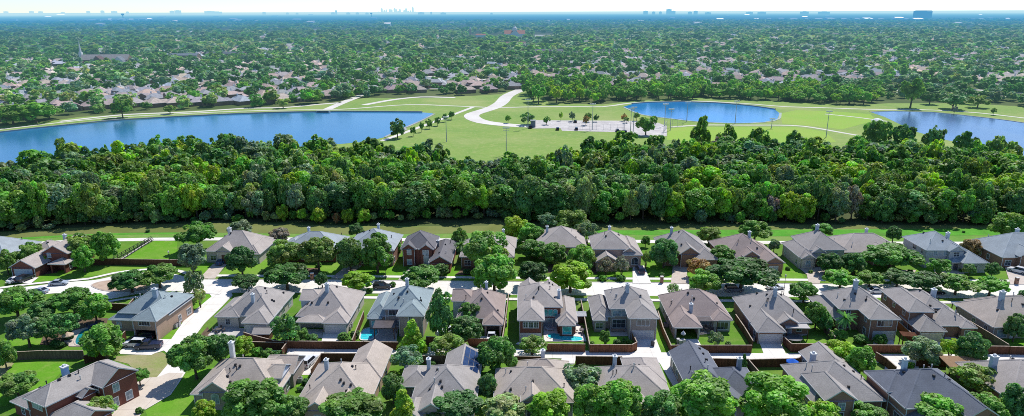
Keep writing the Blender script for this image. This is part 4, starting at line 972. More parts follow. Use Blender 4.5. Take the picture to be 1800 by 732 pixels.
def leaf_mesh(name, v, tint, mat):
    n = len(tint); me = bpy.data.meshes.new(name)
    me.vertices.add(n * 4); me.vertices.foreach_set('co', v.astype(np.float32).ravel())
    me.loops.add(n * 4); me.loops.foreach_set('vertex_index', np.arange(n * 4, dtype=np.int32))
    me.polygons.add(n); me.polygons.foreach_set('loop_start', np.arange(0, n * 4, 4, dtype=np.int32)); 
    at = me.attributes.new('tint', 'FLOAT_COLOR', 'FACE')
    at.data.foreach_set('color', np.concatenate([tint, np.ones((n, 1))], 1).astype(np.float32).ravel())
    me.materials.append(mat); me.update(calc_edges=True); return me
def palm_mesh(seed):
    g = random.Random(seed); vs, ts = [], []
    for i in range(34):
        th = g.uniform(0, 6.283); el = g.uniform(-.5, 1.2); c, s_ = math.cos(th), math.sin(th)
        p = Vector((0, 0, 0)); dr = Vector((c * math.cos(el), s_ * math.cos(el), math.sin(el))); side = Vector((-s_, c, 0))
        for k in range(6):
            q = p + dr * .19; dr = (dr + Vector((0, 0, -.16))).normalized(); wd = .17 * (1 - k / 7.5)
            for sg in (1, -1):
                e = side * sg * wd + Vector((0, 0, -.06)) + dr * .08
                vs += [p, q, q + e, p + e]; t0 = g.uniform(.8, 1.3); ts.append((t0, t0, t0))
            p = q
    return np.array([tuple(x) for x in vs]), np.array(ts)
STY = {'round': [], 'broad': [], 'tall': [], 'airy': [], 'cone': [], 'wild': [], 'palm': []}
for st, seeds, nl, lv, ls in (('round', (1, 2, 3), 62, 6400, .058), ('broad', (4, 5, 6), 64, 6400, .058), ('tall', (7, 8), 60, 6000, .060), ('airy', (9, 10), 44, 3000, .062), ('cone', (11, 12), 40, 3800, .070)):
    for sd_ in seeds: STY[st].append(leaf_mesh('crown', *crown_np(sd_, st, nl, lv, ls), LEAF))
STY['palm'].append(leaf_mesh('crown', *palm_mesh(3), LEAF))
WILD = [leaf_mesh('crown', *crown_np(40 + k, ('round', 'tall', 'wild', 'broad', 'wild', 'tall')[k], 64, 4600, .064), LEAF) for k in range(6)]
STY['wild'] = WILD
PARKC = [leaf_mesh('crown', *crown_np(60 + k, ('round', 'broad', 'airy', 'wild')[k], 26, 900, .13), LEAFH) for k in range(4)]
def trunk_mesh(seed, kind='tree', mat=BARK):
    g = random.Random(seed); mb = MB()
    if kind == 'palm': mb.tube([(0, 0, 0), (.02, 0, .5), (.0, .02, 1.0)], [.17, .13, .12], 7)
    elif kind == 'multi':
        for k in range(5):
            a = k * 1.257 + g.uniform(-.3, .3); mb.tube([(math.cos(a) * .04, math.sin(a) * .04, 0), (math.cos(a) * .14, math.sin(a) * .14, .5), (math.cos(a) * .42, math.sin(a) * .42, 1.1)], [.035, .028, .012], 5)
    else:
        mb.tube([(0, 0, -.02), (.01, 0, .12), (.02, .01, .5), (0, .02, 1.0), (.03, 0, 1.25)], [.085, .062, .052, .036, .014], 8)
        for k in range(6):
            a = k * 1.05 + g.uniform(-.3, .3); z = g.uniform(.42, .8); r_ = g.uniform(.45, .68)
            mb.tube([(0.01, 0, z), (math.cos(a) * r_ * .5, math.sin(a) * r_ * .5, z + .22), (math.cos(a) * r_, math.sin(a) * r_, z + g.uniform(.35, .6))], [.034, .024, .009], 5)
    return mb.mesh('trunk', mat)
TRK = [trunk_mesh(1), trunk_mesh(2), trunk_mesh(3)]; TRKM = trunk_mesh(4, 'multi'); TRKP = trunk_mesh(5, 'palm')
HBARK = mat_noise('hazy_bark', (.08, .065, .05), (.15, .12, .09), .8, .95, haze=True)
TRKH = [trunk_mesh(6, mat=HBARK), trunk_mesh(7, mat=HBARK)]
LC = dict(g=(.074, .165, .030), b=(.098, .220, .032), y=(.155, .265, .022), d=(.046, .115, .030), o=(.105, .180, .036), t=(.105, .170, .095), p=(.15, .145, .12), r=(.20, .135, .055), k=(.16, .225, .08), n=(.066, .150, .042))
def jit(c, k=.13):
    f = rng.uniform(1 - k, 1 + k) * 2.2; return (c[0] * f * rng.uniform(1 - k, 1 + k), c[1] * f, c[2] * f * rng.uniform(1 - k, 1 + k), 1)
def put_tree(name, label, cat, base, rx, rz, hc, style, col, group=None, cm=None, tm=None, parts=True):
    r = thing(name, label, cat, (base[0], base[1], 0), rng.uniform(0, 6.28), group)
    c = link('crown', cm or rng.choice(STY[style]), r); c.location = (0, 0, hc); c.scale = (rx, rx * rng.uniform(.9, 1.1), rz); c.color = jit(col)
    k = link('trunk', tm or (TRKM if style == 'airy' else TRKP if style == 'palm' else rng.choice(TRK)), r); k.scale = (rx, rx, hc) if style != 'palm' else (1.2, 1.2, hc)
    return r
def tree(cx, top, bot, w, style, col, label, name='garden_tree', cat='tree', group=None, clear=None, **kw):
    hc = 4.0
    for _ in range(8):
        P = G(cx, (top + bot) / 2, hc); q = P - CAM; zc = q.dot(_fw); mpp = zc / F; dep = math.atan2(-q.z, math.hypot(q.x, q.y))
        rx = w / 2 * mpp; hh = (bot - top) / 2 * mpp
        rz = math.sqrt(max(.05, hh * hh - (rx * math.sin(dep)) ** 2)) / math.cos(dep); rz = min(max(rz, .5 * rx), 2.0 * rx)
        hc = rz + (clear if clear is not None else .06 * rz + .55)
    return put_tree(name, label, cat, P, rx * 1.05, rz * 1.05, hc, style, LC[col], group, **kw)
TREES = [
    # --- north side and street
    (10, 438, 480, 34, 'round', 'o', 'reddish olive tree at the left edge beside the gabled garage'),
    (52, 424, 468, 50, 'broad', 'o', 'olive tree in front of the brown brick house with the gabled garage'),
    (138, 408, 460, 64, 'broad', 'o', 'wide olive tree behind the bright green tree at the field fence'),
    (145, 430, 476, 42, 'round', 'b', 'smaller bright green tree before the wide olive tree on the cul-de-sac lawn'),
    (184, 405, 461, 50, 'round', 'b', 'tall bright green tree standing alone at the field fence'),
    (80, 446, 470, 24, 'tall', 'y', 'thin yellow-green tree at the porch of the brown brick house'),
    (347, 387, 438, 68, 'broad', 'g', 'large dark green tree at the back corner of the open field'),
    (337, 425, 478, 54, 'round', 't', 'grey-green round tree beside the tan brick house driveway'),
    (423, 430, 482, 54, 'round', 'd', 'dense dark ball shaped tree in front of the tan brick house'),
    (422, 386, 418, 48, 'round', 't', 'greyish tree at the creek path behind the tan brick house'),
    (490, 399, 428, 40, 'round', 'p', 'dull brownish tree behind the gap east of the tan brick house'),
    (500, 420, 470, 66, 'round', 'o', 'dark olive tree, west one of two before the blue-grey hipped house'),
    (558, 414, 474, 68, 'broad', 'o', 'olive tree, east one of two before the blue-grey hipped house'),
    (503, 460, 510, 82, 'broad', 'd', 'spreading dark live oak over the street near the cul-de-sac'),
    (433, 480, 510, 50, 'broad', 'd', 'low dark tree at the street corner north of the grey-brown house'),
    (565, 478, 504, 24, 'round', 'd', 'small dark tree between live oak and yellow-green street tree'),
    (614, 416, 474, 54, 'tall', 'n', 'dark slim tree, west one before the steep grey hip roof'),
    (662, 408, 478, 70, 'round', 'g', 'big green tree with visible trunk before the steep grey hip roof'),
    (628, 476, 511, 62, 'round', 'y', 'yellow-green rounded street tree north of the blue-grey pool house'),
    (740, 468, 507, 80, 'broad', 'g', 'wide flat green street tree before the red brick twin gable house'),
    (776, 462, 484, 30, 'round', 'n', 'small dark tree by the garage wing of the red brick twin gable house'),
    (694, 420, 448, 24, 'tall', 'b', 'narrow bright tree at the west wall of the red brick twin gable house'),
    (626, 392, 417, 30, 'round', 'd', 'small dark tree on the creek path by the steep grey hip roof'),
    (808, 402, 436, 30, 'tall', 'g', 'narrow green tree east of the red brick twin gable house'),
    (853, 402, 480, 92, 'round', 'o', 'large pale olive tree hiding the house west of the taupe hipped roof'),
    (868, 442, 514, 82, 'round', 'b', 'biggest bright green street tree in the middle of the street row'),
    (905, 378, 422, 48, 'tall', 'y', 'bright yellow-green tree on the creek bank'),
    (934, 392, 432, 52, 'round', 'b', 'green tree beside the yellow-green one on the creek bank'),
    (962, 372, 402, 40, 'airy', 't', 'thin greyish tree at the creek bend'),
    (1006, 366, 412, 66, 'round', 'o', 'tall olive tree at the creek behind the taupe hipped roof'),
    (1032, 384, 428, 44, 'airy', 't', 'pale grey-green feathery tree east of the taupe hipped roof'),
    (935, 420, 454, 52, 'round', 'g', 'dark round tree west in the clump before the taupe hipped roof'),
    (974, 424, 464, 54, 'round', 'g', 'middle green tree in the clump before the taupe hipped roof'),
    (1022, 428, 474, 56, 'round', 'b', 'fuller bright green tree, east in the clump before the taupe hipped roof'),
    (936, 457, 502, 60, 'round', 'd', 'very dark round street tree beside the biggest bright one'),
    (1003, 457, 514, 82, 'round', 'y', 'large yellow topped dark street tree north of the pool house'),
    (1065, 452, 482, 28, 'airy', 'p', 'greyish purple small tree, west of the pair before the pinkish brick house'),
    (1093, 450, 482, 30, 'airy', 'p', 'greyish purple small tree, east of the pair before the pinkish brick house'),
    (1168, 417, 468, 56, 'round', 'n', 'rounded dark tree on the lawn between the pinkish brick house and grey gable house'),
    (1136, 440, 468, 22, 'airy', 'o', 'slim small tree at the east corner of the pinkish brick house'),
    (1135, 414, 432, 18, 'round', 'g', 'tiny tree behind the pinkish brick house'),
    (1247, 397, 430, 50, 'round', 'o', 'dark olive dome shaped tree at the creek path behind the grey gable house'),
    (1327, 385, 426, 64, 'broad', 'g', 'broad green tree at the creek path behind the brown roofed brick house'),
    (1361, 420, 442, 22, 'round', 't', 'small grey-green tree at the back of the brown roofed brick house'),
    (1269, 430, 466, 52, 'round', 'g', 'round green tree between grey gable house and brown roofed brick house'),
    (1230, 454, 488, 48, 'airy', 'r', 'rusty orange-brown tree at the tan curved drive'),
    (1240, 474, 516, 58, 'round', 'b', 'green street tree beside the rusty tree and the big live oak'),
    (1304, 455, 508, 110, 'broad', 'd', 'huge spreading dark live oak before the brown roofed brick house'),
    (1447, 392, 416, 40, 'round', 'g', 'tree behind the chimney of the pale brick house'),
    (1571, 397, 424, 28, 'round', 'n', 'lone dark shrubby tree at the creek path behind the low brown house'),
    (1458, 443, 480, 46, 'round', 'd', 'dark round tree, westmost of three before the low brown house'),
    (1502, 443, 482, 48, 'round', 'd', 'dark round tree, middle of three before the low brown house'),
    (1566, 427, 476, 92, 'broad', 'g', 'wide layered green tree, eastmost and largest of three before the low brown house'),
    (1652, 453, 482, 42, 'airy', 'g', 'airy young tree before the whitish two-storey house'),
    (1704, 463, 484, 24, 'round', 'n', 'small round tree at the gable end of the whitish house garage'),
    (1745, 460, 486, 30, 'round', 'n', 'dark small tree on the lawn edge east of the whitish house'),
    (1708, 419, 448, 38, 'round', 'r', 'reddish brown tree between the whitish house and the edge brick house'),
    (1773, 372, 418, 62, 'wild', 'g', 'large green tree on the creek bank at the right edge'),
    (1414, 492, 530, 54, 'round', 'g', 'street tree between the grey patio cover house and the ivy house'),
    (1478, 476, 504, 60, 'broad', 'b', 'low bright street tree before the pale brick house driveway'),
    (1530, 474, 504, 50, 'broad', 'g', 'street tree north of the ivy house roof ridge'),
    (1578, 473, 506, 56, 'broad', 'd', 'darker street tree directly north of the half-round window house'),
    (1626, 478, 512, 66, 'broad', 'd', 'wide dark street tree before the white drive of the whitish house'),
    (1682, 483, 514, 66, 'broad', 'g', 'flat topped street tree with bare forked trunk on the south verge'),
    (1742, 488, 516, 64, 'broad', 'b', 'light green flat street tree near the brick mailbox pillar at the right'),
    (1800, 508, 540, 30, 'round', 'n', 'dark tree cut by the right edge at the street'),
    (1184, 498, 519, 26, 'airy', 'k', 'wispy young tree on the verge north of the pergola house'),
    (229, 474, 513, 72, 'broad', 'n', 'dark spreading tree on the cul-de-sac island'),
    (278, 462, 506, 72, 'broad', 'g', 'green tree north of the corner house, east of the island'),
    (340, 474, 526, 38, 'airy', 't', 'grey-green feathery tree at the corner house street end'),
    (350, 504, 538, 26, 'airy', 'k', 'pale young tree on the bright lawn strip at the corner house'),
    # --- middle row yards
    (774, 512, 592, 52, 'tall', 'n', 'tall dark tree between blue-grey pool house and mauve house'),
    (829, 528, 570, 52, 'round', 'g', 'round tree leaning over the mauve house roof, northern one'),
    (819, 554, 602, 60, 'round', 'n', 'round tree before the mauve house rear wall, southern one'),
    (724, 563, 618, 54, 'cone', 'y', 'glowing yellow-green conical tree behind the pergola'),
    (501, 552, 604, 48, 'airy', 'n', 'leafy tree between the two grey-brown houses'),
    (529, 576, 604, 34, 'round', 'g', 'bushy small tree at the pale-door house fence'),
    (1258, 580, 609, 30, 'airy', 't', 'small grey-green tree on the pergola yard lawn'),
    (1063, 580, 606, 22, 'round', 'g', 'small tree on the little bright back lawn'),
    (1436, 530, 576, 46, 'round', 'g', 'round green tree between patio cover house and ivy house'),
    (1452, 553, 582, 30, 'round', 'n', 'smaller dark tree just below the round one by the palm'),
    (1786, 550, 598, 40, 'round', 'n', 'dark round tree at the right edge by the white garden doors'),
    # --- left garden
    (26, 502, 562, 82, 'broad', 'g', 'big bushy tree at the left edge below the cul-de-sac'),
    (128, 504, 553, 72, 'broad', 'g', 'large green tree by the cul-de-sac in the corner garden'),
    (165, 514, 566, 54, 'round', 'b', 'brighter round tree in the corner garden, nearest the blue-grey roof'),
    (72, 528, 566, 52, 'broad', 'n', 'tree in the middle of the left garden grove'),
    (46, 550, 608, 64, 'broad', 't', 'greyish tree at the south-west of the left garden grove'),
    (78, 556, 604, 46, 'broad', 'n', 'small spreading tree beside the greyish one in the garden grove'),
    (110, 548, 596, 54, 'airy', 'n', 'open crowned tree beside the teal pool in the garden grove'),
    (182, 564, 632, 78, 'round', 'b', 'large bushy light green tree beside the teal pool and the parked pickup'),
    (6, 598, 646, 40, 'round', 'g', 'green tree at the left edge beside the grey board fence'),
    # --- near row
    (28, 650, 700, 72, 'broad', 'o', 'olive spreading tree on the corner lawn at the left edge'),
    (244, 646, 676, 36, 'broad', 'g', 'small lollipop tree casting a round shadow on the corner house drive'),
    (174, 696, 742, 58, 'airy', 'o', 'light feathery tree over the low front roof of the dark red corner house'),
    (340, 586, 664, 74, 'broad', 'g', 'large dark tree at the bend of the side street, western one'),
    (385, 582, 650, 60, 'broad', 'n', 'large dark tree at the bend of the side street, eastern one'),
    (427, 588, 624, 42, 'round', 'y', 'yellow-olive tree next to the tall white chimney'),
    (444, 660, 752, 118, 'round', 'g', 'very large round tree in front of the tan house with white chimney'),
    (512, 692, 748, 66, 'round', 'g', 'mid green tree in front of the tan house, right of the very large one'),
    (357, 702, 748, 46, 'round', 'y', 'olive-yellow rounded tree at the bottom edge near the arched window'),
    (618, 694, 748, 116, 'broad', 'g', 'wide hedge-like tree in front of the long tan-grey house'),
    (708, 685, 758, 70, 'cone', 'y', 'yellowish conical tree between long tan-grey house and solar house'),
    (717, 606, 654, 60, 'airy', 't', 'silvery grey-green tree beside the glowing conical tree'),
    (690, 655, 706, 46, 'tall', 'n', 'dark green narrow tree along the wall of the long tan-grey house'),
    (800, 684, 748, 100, 'broad', 'n', 'dark bluish green tree in front of the solar panel house'),
    (886, 692, 752, 80, 'round', 'k', 'pale olive rounded tree at the bottom edge near the dark gable'),
    (966, 681, 752, 90, 'round', 'y', 'bright yellow-green tree at the bottom edge near the dark gable'),
    (875, 586, 656, 76, 'round', 'g', 'large round dark green tree over the alley fence, east of the solar house'),
    (936, 588, 624, 52, 'airy', 'o', 'olive small tree before the kidney pool garage door'),
    (858, 656, 704, 36, 'round', 'n', 'dark green small tree at the east wall of the solar house'),
    (788, 585, 630, 66, 'airy', 'o', 'pinkish olive tree behind the weathered grey fence'),
    (1020, 637, 694, 76, 'airy', 't', 'teal-green open tree east of the tan house with dark gable'),
    (1040, 672, 744, 72, 'round', 'b', 'bright green lumpy tree, western of the bottom clump'),
    (1092, 662, 748, 92, 'round', 'b', 'bright green lumpy tree, tallest of the bottom clump'),
    (1162, 684, 752, 76, 'round', 'n', 'darker green tree east of the bright bottom clump'),
    (1240, 654, 752, 122, 'round', 'b', 'huge green tree in front of the slate-blue L shaped house'),
    (1362, 652, 752, 132, 'round', 'b', 'huge dome shaped green tree left of the brick front gable'),
    (1446, 700, 752, 62, 'round', 'y', 'olive-yellow tree under the brick front gable'),
    (1526, 706, 752, 68, 'round', 'g', 'green tree at the bottom edge between the grey and the slate roofed houses'),
    (1476, 596, 646, 62, 'round', 'y', 'yellow-green large tree behind the grey brick gable house, western lobe'),
    (1514, 606, 664, 56, 'round', 'b', 'greener tree joined to the yellow-green one behind the grey gable house'),
    (1622, 590, 640, 68, 'round', 't', 'grey-green round tree over the alley fence near the cream garage'),
    (1672, 592, 630, 40, 'airy', 'y', 'small yellow tree between grey-green and dark tree at the alley'),
    (1708, 582, 640, 54, 'round', 'n', 'dark round tree over the alley fence, east of the small yellow tree'),
    (1634, 680, 752, 108, 'round', 'b', 'large green tree with drooping tufts before the slate roofed house'),
    (1716, 638, 692, 82, 'airy', 'o', 'olive tree between slate roof and brown roof with silver chimney'),
    (1738, 686, 752, 88, 'round', 'b', 'bright green tree at the bottom right between two larger ones'),
    (1790, 672, 752, 66, 'round', 'n', 'green tree filling the lower right corner'),
    (1308, 622, 650, 17, 'cone', 'n', 'slender dark cypress beside the pale edged fence'),
]
for q in TREES: tree(*q)
for cx, top, bot, w_, lab in ((1487, 541, 578, 34, 'fan palm against the rear wall of the ivy house'), (810, 418, 442, 22, 'small palm in the shade east of the red brick twin gable house')):
    tree(cx, top, bot, w_, 'palm', 'n', lab, 'palm_tree', 'palm', clear=3.2)
# shrubs: countable low bushes round the houses
SHR = [(604, 592, 22), (624, 588, 20), (613, 599, 16), (1085, 602, 16), (1100, 601, 18), (1112, 604, 14), (1474, 590, 34), (1514, 596, 26), (1548, 597, 28), (1040, 604, 12), (120, 590, 22), (96, 604, 20), (105, 606, 18), (505, 596, 22), (482, 602, 18), (548, 596, 24), (1255, 478, 16), (1164, 483, 11), (1060, 489, 16), (1092, 489, 17), (470, 622, 26), (452, 618, 22), (489, 622, 18), (537, 672, 18), (528, 684, 14), (212, 506, 12), (196, 506, 10), (400, 690, 14), (1280, 604, 12), (620, 496, 10), (690, 500, 14), (718, 500, 12), (650, 511, 14), (1425, 478, 10), (350, 480, 12), (462, 478, 12), (560, 466, 12), (718, 470, 10), (765, 473, 12), (1300, 472, 12), (1385, 472, 10), (1500, 478, 10), (1690, 476, 10), (1725, 470, 14), (1600, 478, 12), (985, 492, 14), (260, 406, 9), (140, 413, 8), (1694, 408, 6), (820, 478, 16), (905, 480, 12), (1330, 476, 10), (905, 690, 16), (245, 722, 16), (845, 645, 16), (1598, 642, 18), (760, 640, 18)]
for x, y, w_ in SHR:
    tree(x, y - w_ * .38, y + w_ * .38, w_, 'round', rng.choice('ggnbd'), 'low green garden shrub planted beside a house, fence or path', 'garden_shrub', 'shrub', 'low garden shrubs', clear=-.1)

# ---- the woods between creek and lakes
FRONT = [(-160, 415), (-40, 409), (60, 402), (230, 390), (450, 386), (700, 388), (860, 381), (900, 388), (1100, 390), (1300, 391), (1800, 393), (1960, 393)]
SIL = [(-160, 300), (0, 282), (60, 266), (110, 250), (200, 267), (235, 250), (330, 243), (400, 241), (480, 240), (560, 243), (620, 245), (680, 248), (760, 254), (815, 266), (850, 276), (900, 274), (960, 264), (1010, 252), (1080, 240), (1140, 240), (1170, 248), (1210, 243), (1235, 236), (1300, 238), (1380, 243), (1450, 245), (1530, 238), (1600, 238), (1680, 250), (1720, 252), (1960, 275)]
def itp(t, x):
    for (a, b), (c, d) in zip(t, t[1:]):
        if a <= x <= c: return b + (d - b) * (x - a) / (c - a)
    return t[0][1] if x < t[0][0] else t[-1][1]
pts = []
def far_ok(p, r):
    return all((p.x - q[0]) ** 2 + (p.y - q[1]) ** 2 > ((r + q[2]) * .53) ** 2 for q in pts)
WCOL = ['g', 'g', 'b', 'n', 'g', 'n', 'o', 'g', 'k', 't', 'd', 'n', 'o', 'y', 'g', 't']
tries = 0; wrec = []
# marked silhouettes first
for cx, top, r_, h_ in ((112, 243, 5.5, 17), (182, 255, 3.5, 15), (232, 246, 6, 15), (285, 238, 6, 16), (335, 232, 6, 16), (400, 229, 6, 17), (500, 231, 6.5, 17), (560, 238, 5, 15), (1236, 205, 5.5, 20), (1278, 216, 5, 18), (1335, 222, 5.5, 17), (1400, 226, 6, 16), (1545, 206, 6, 18), (1590, 216, 6, 17), (1650, 217, 5.5, 18), (1705, 230, 6, 16), (1755, 236, 5, 15), (1785, 243, 4.5, 15), (650, 235, 6, 16), (760, 246, 6, 15), (1100, 230, 7, 15), (1150, 234, 6, 15), (1040, 240, 6, 15)):
    p = G(cx, top, h_); pts.append((p.x, p.y, r_)); wrec.append((p, r_, h_))
while len(wrec) < 820 and tries < 34000:
    tries += 1
    x = rng.uniform(-140, 1940); a = G(x, itp(FRONT, x)); b = G(x, itp(SIL, x), 12.5); t_ = rng.random() ** .95
    if tries % 6 == 0: t_ = rng.random() * .08
    p = a.lerp(b, t_); p.z = 0; r_ = rng.choice((rng.uniform(2.8, 4.5), rng.uniform(4, 7.5), rng.uniform(4, 7.5)))
    if not far_ok(p, r_): continue
    h_ = rng.uniform(6.5, 11) + r_ * .6 if rng.random() < .75 else rng.uniform(11.5, 17) * (.86 if t_ > .9 else 1.0)
    pts.append((p.x, p.y, r_)); wrec.append((p, r_, h_))
wrec.sort(key=lambda q: q[0].y)
print('woodland trees', len(wrec))
TK0 = trunk_mesh(9)
rest_v, rest_t = [], []
import itertools
order = sorted(range(len(wrec)), key=lambda i: (wrec[i][0].y - wrec[i][2] * 6))
keep = set(order[:292])
for i, (p, r_, h_) in enumerate(wrec):
    px_, py_ = pix(p)
    dark = -40 < px_ - 250 < 160
    col = LC[rng.choice(WCOL)]
    n1 = math.sin(p.x * .045 + 1.3) * math.cos(p.y * .06 + p.x * .02)
    if n1 > .45: col = LC[rng.choice('gobgy')]
    elif n1 < -.5: col = LC[rng.choice('dntng')]
    if rng.random() < .008: col = LC['p']
    clear = h_ * rng.uniform(.02, .12); rz = (h_ - clear) / 2; hc = clear + rz
    if i in keep:
        put_tree('woodland_tree', 'leafy broadleaf tree in the dense woods between the creek and the lakes', 'tree', p, r_ * 1.12, rz * 1.06, hc, 'wild', col, 'broadleaf trees of the creek woods', cm=rng.choice(WILD), tm=rng.choice(TRK))
    else:
        v, tn = crown_np(900 + i, rng.choice(('round', 'wild', 'tall')), 30, 1100, .12); c4 = np.array(jit(col)[:3])
        rest_v.append(v * np.array((r_ * 1.12, r_ * 1.12, rz * 1.06)) + np.array((p.x, p.y, hc))); rest_t.append(tn * c4)
if rest_v:
    o = link('woods', leaf_mesh('woods', np.concatenate(rest_v), np.concatenate(rest_t), LEAFM)); o['kind'] = 'stuff'; o['label'] = 'inner treetops of the dense creek woods'
# shrubs along the far creek bank
for k in range(120):
    x = -40 + 1900 * (k + rng.uniform(-.4, .4)) / 120; y = itp(FRONT, x) + rng.uniform(-3, 4); p = G(x, y); r_ = rng.uniform(1.2, 2.8); h_ = rng.uniform(2.0, 5.2)
    if x > 1100 and rng.random() < .45: continue
    col = LC[rng.choice('gbtnkg')]
    put_tree('bank_shrub', 'green shrub leaning over the far bank of the creek at the edge of the woods', 'shrub', p, r_, h_ * .5, h_ * .52, 'round', col, 'green shrubs on the far creek bank', cm=rng.choice(WILD))
for x, y, r_, h_, c, lab in ((497, 389, 2.3, 6.2, 'y', 'single upright yellow shrub at the creek edge of the woods'), (532, 391, 2.1, 5.0, 'y', 'yellow-green shrub just east of the upright yellow one'), (562, 393, 3.0, 5.8, 'y', 'yellow shrub west of the small orange one at the creek'), (592, 394, 1.5, 4.3, 'r', 'small orange shrub among the yellow ones at the creek'), (612, 393, 2.5, 5.5, 'y', 'yellow shrub just east of the small orange one'), (640, 393, 2.8, 5.5, 'y', 'olive-yellow shrub, eastmost of the yellow creek row'), (275, 394, 2.5, 5.5, 'k', 'pale olive shrub at the creek below the west woods'), (1232, 394, 2.5, 5.4, 't', 'pale silvery shrub against the dark wood edge'), (1712, 393, 2.5, 6.0, 't', 'lighter round shrub near the dark east wood edge')):
    put_tree('bank_shrub', lab, 'shrub', G(x, y), r_, h_ * .5, h_ * .52, 'round', LC[c], cm=rng.choice(WILD))

# ---- park trees
PT = [(698, 208, 241, 30, 'round', 'd', 'dark round tree alone on the lake point'), (213, 170, 205, 34, 'round', 'g', 'tall green tree on the far shore of the long lake'), (298, 184, 199, 24, 'broad', 'o', 'small spreading tree on the far shore, east of the tall one'), (497, 172, 189, 26, 'round', 'k', 'pale feathery tree on the far shore near the weir'),
      (60, 178, 214, 66, 'broad', 'b', 'wide clump of trees at the far left shore'), (20, 182, 218, 66, 'broad', 'g', 'trees at the left edge of the long lake'), (85, 184, 208, 44, 'round', 'g', 'rounded tree east of the far left shore clump'),
      (726, 222, 238, 12, 'round', 'g', 'first young path tree from the lake point'), (741, 216, 231, 10, 'round', 'g', 'second young path tree from the lake point'), (754, 209, 225, 14, 'round', 'g', 'third young path tree, rounder crown'), (769, 205, 220, 13, 'round', 'g', 'fourth young path tree from the lake point'), (782, 199, 213, 10, 'round', 'g', 'fifth young path tree from the lake point'), (794, 195, 209, 12, 'round', 'g', 'last young path tree, nearest the park road'),
      (893, 202, 215, 11, 'airy', 'b', 'small bright tree inside the park road loop'), (928, 197, 218, 29, 'broad', 'n', 'dark spreading tree at the car park entrance'), (961, 204, 218, 13, 'round', 'g', 'small tree on the car park edge'), (986, 198, 211, 8, 'round', 'y', 'tiny yellowish tree behind the car park'), (1006, 196, 212, 12, 'round', 't', 'grey-green young tree behind the car park'), (1030, 203, 219, 14, 'round', 'r', 'pinkish orange young tree in the car park'), (1048, 201, 213, 11, 'round', 'd', 'dark purple-leaved young tree behind the car park'), (1034, 199, 213, 13, 'round', 'o', 'olive young tree behind the pinkish one'), (1097, 199, 212, 9, 'tall', 'r', 'rusty narrow young tree near the pond'), (1101, 205, 215, 11, 'round', 'g', 'small green tree at the car park court fence'), (1119, 197, 211, 12, 'round', 'o', 'young tree between pond and courts'), (1136, 203, 236, 38, 'broad', 'g', 'largest car park tree, dark green with a round shadow'), (1150, 203, 216, 14, 'round', 'n', 'small dark tree behind the largest car park tree'),
      (1604, 140, 187, 44, 'tall', 'g', 'tall dense willow-like tree on the north shore of the right lake'), (1677, 168, 189, 48, 'round', 'n', 'dark bushy tree by the north shore path'), (1720, 167, 188, 38, 'round', 'o', 'olive bushy tree east of the dark bushy one'), (1678, 187, 200, 11, 'round', 'p', 'small greyish tree by the lake path'), (1747, 189, 201, 11, 'round', 'o', 'small olive tree on the right park lawn'), (1636, 160, 182, 28, 'tall', 'd', 'dark conifer-like tree near a shed on the north shore')]
for q in PT:
    tree(*q[:6], q[6], 'park_tree', 'tree', None, cm=rng.choice(PARKC), tm=rng.choice(TRKH))
# bright copse between the park and the pond
k = 0
COP = [(930, 150, 186, 1000), ]
pts2 = []
tries = 0
while k < 270 and tries < 12000:
    tries += 1
    x = rng.uniform(925, 1545); lo_, hi_ = (147, 183) if x < 1060 else (158, 177) if x < 1230 else (160, 172 + (x - 1230) * .05)
    y = rng.uniform(lo_, hi_); p = G(x, y); r_ = rng.uniform(3.8, 7.2)
    if any((p.x - q[0]) ** 2 + (p.y - q[1]) ** 2 < ((r_ + q[2]) * .40) ** 2 for q in pts2): continue
    pts2.append((p.x, p.y, r_)); h_ = rng.uniform(8, 15) if x < 1230 else rng.uniform(7, 13); k += 1
    put_tree('copse_tree', 'bright green bushy tree of the copse between the park paths and the far houses', 'tree', p, r_, h_ * .46, h_ * .54, 'round', LC[rng.choice('bbgbyg')], 'bushy trees of the park copse', cm=rng.choice(PARKC), tm=rng.choice(TRKH))
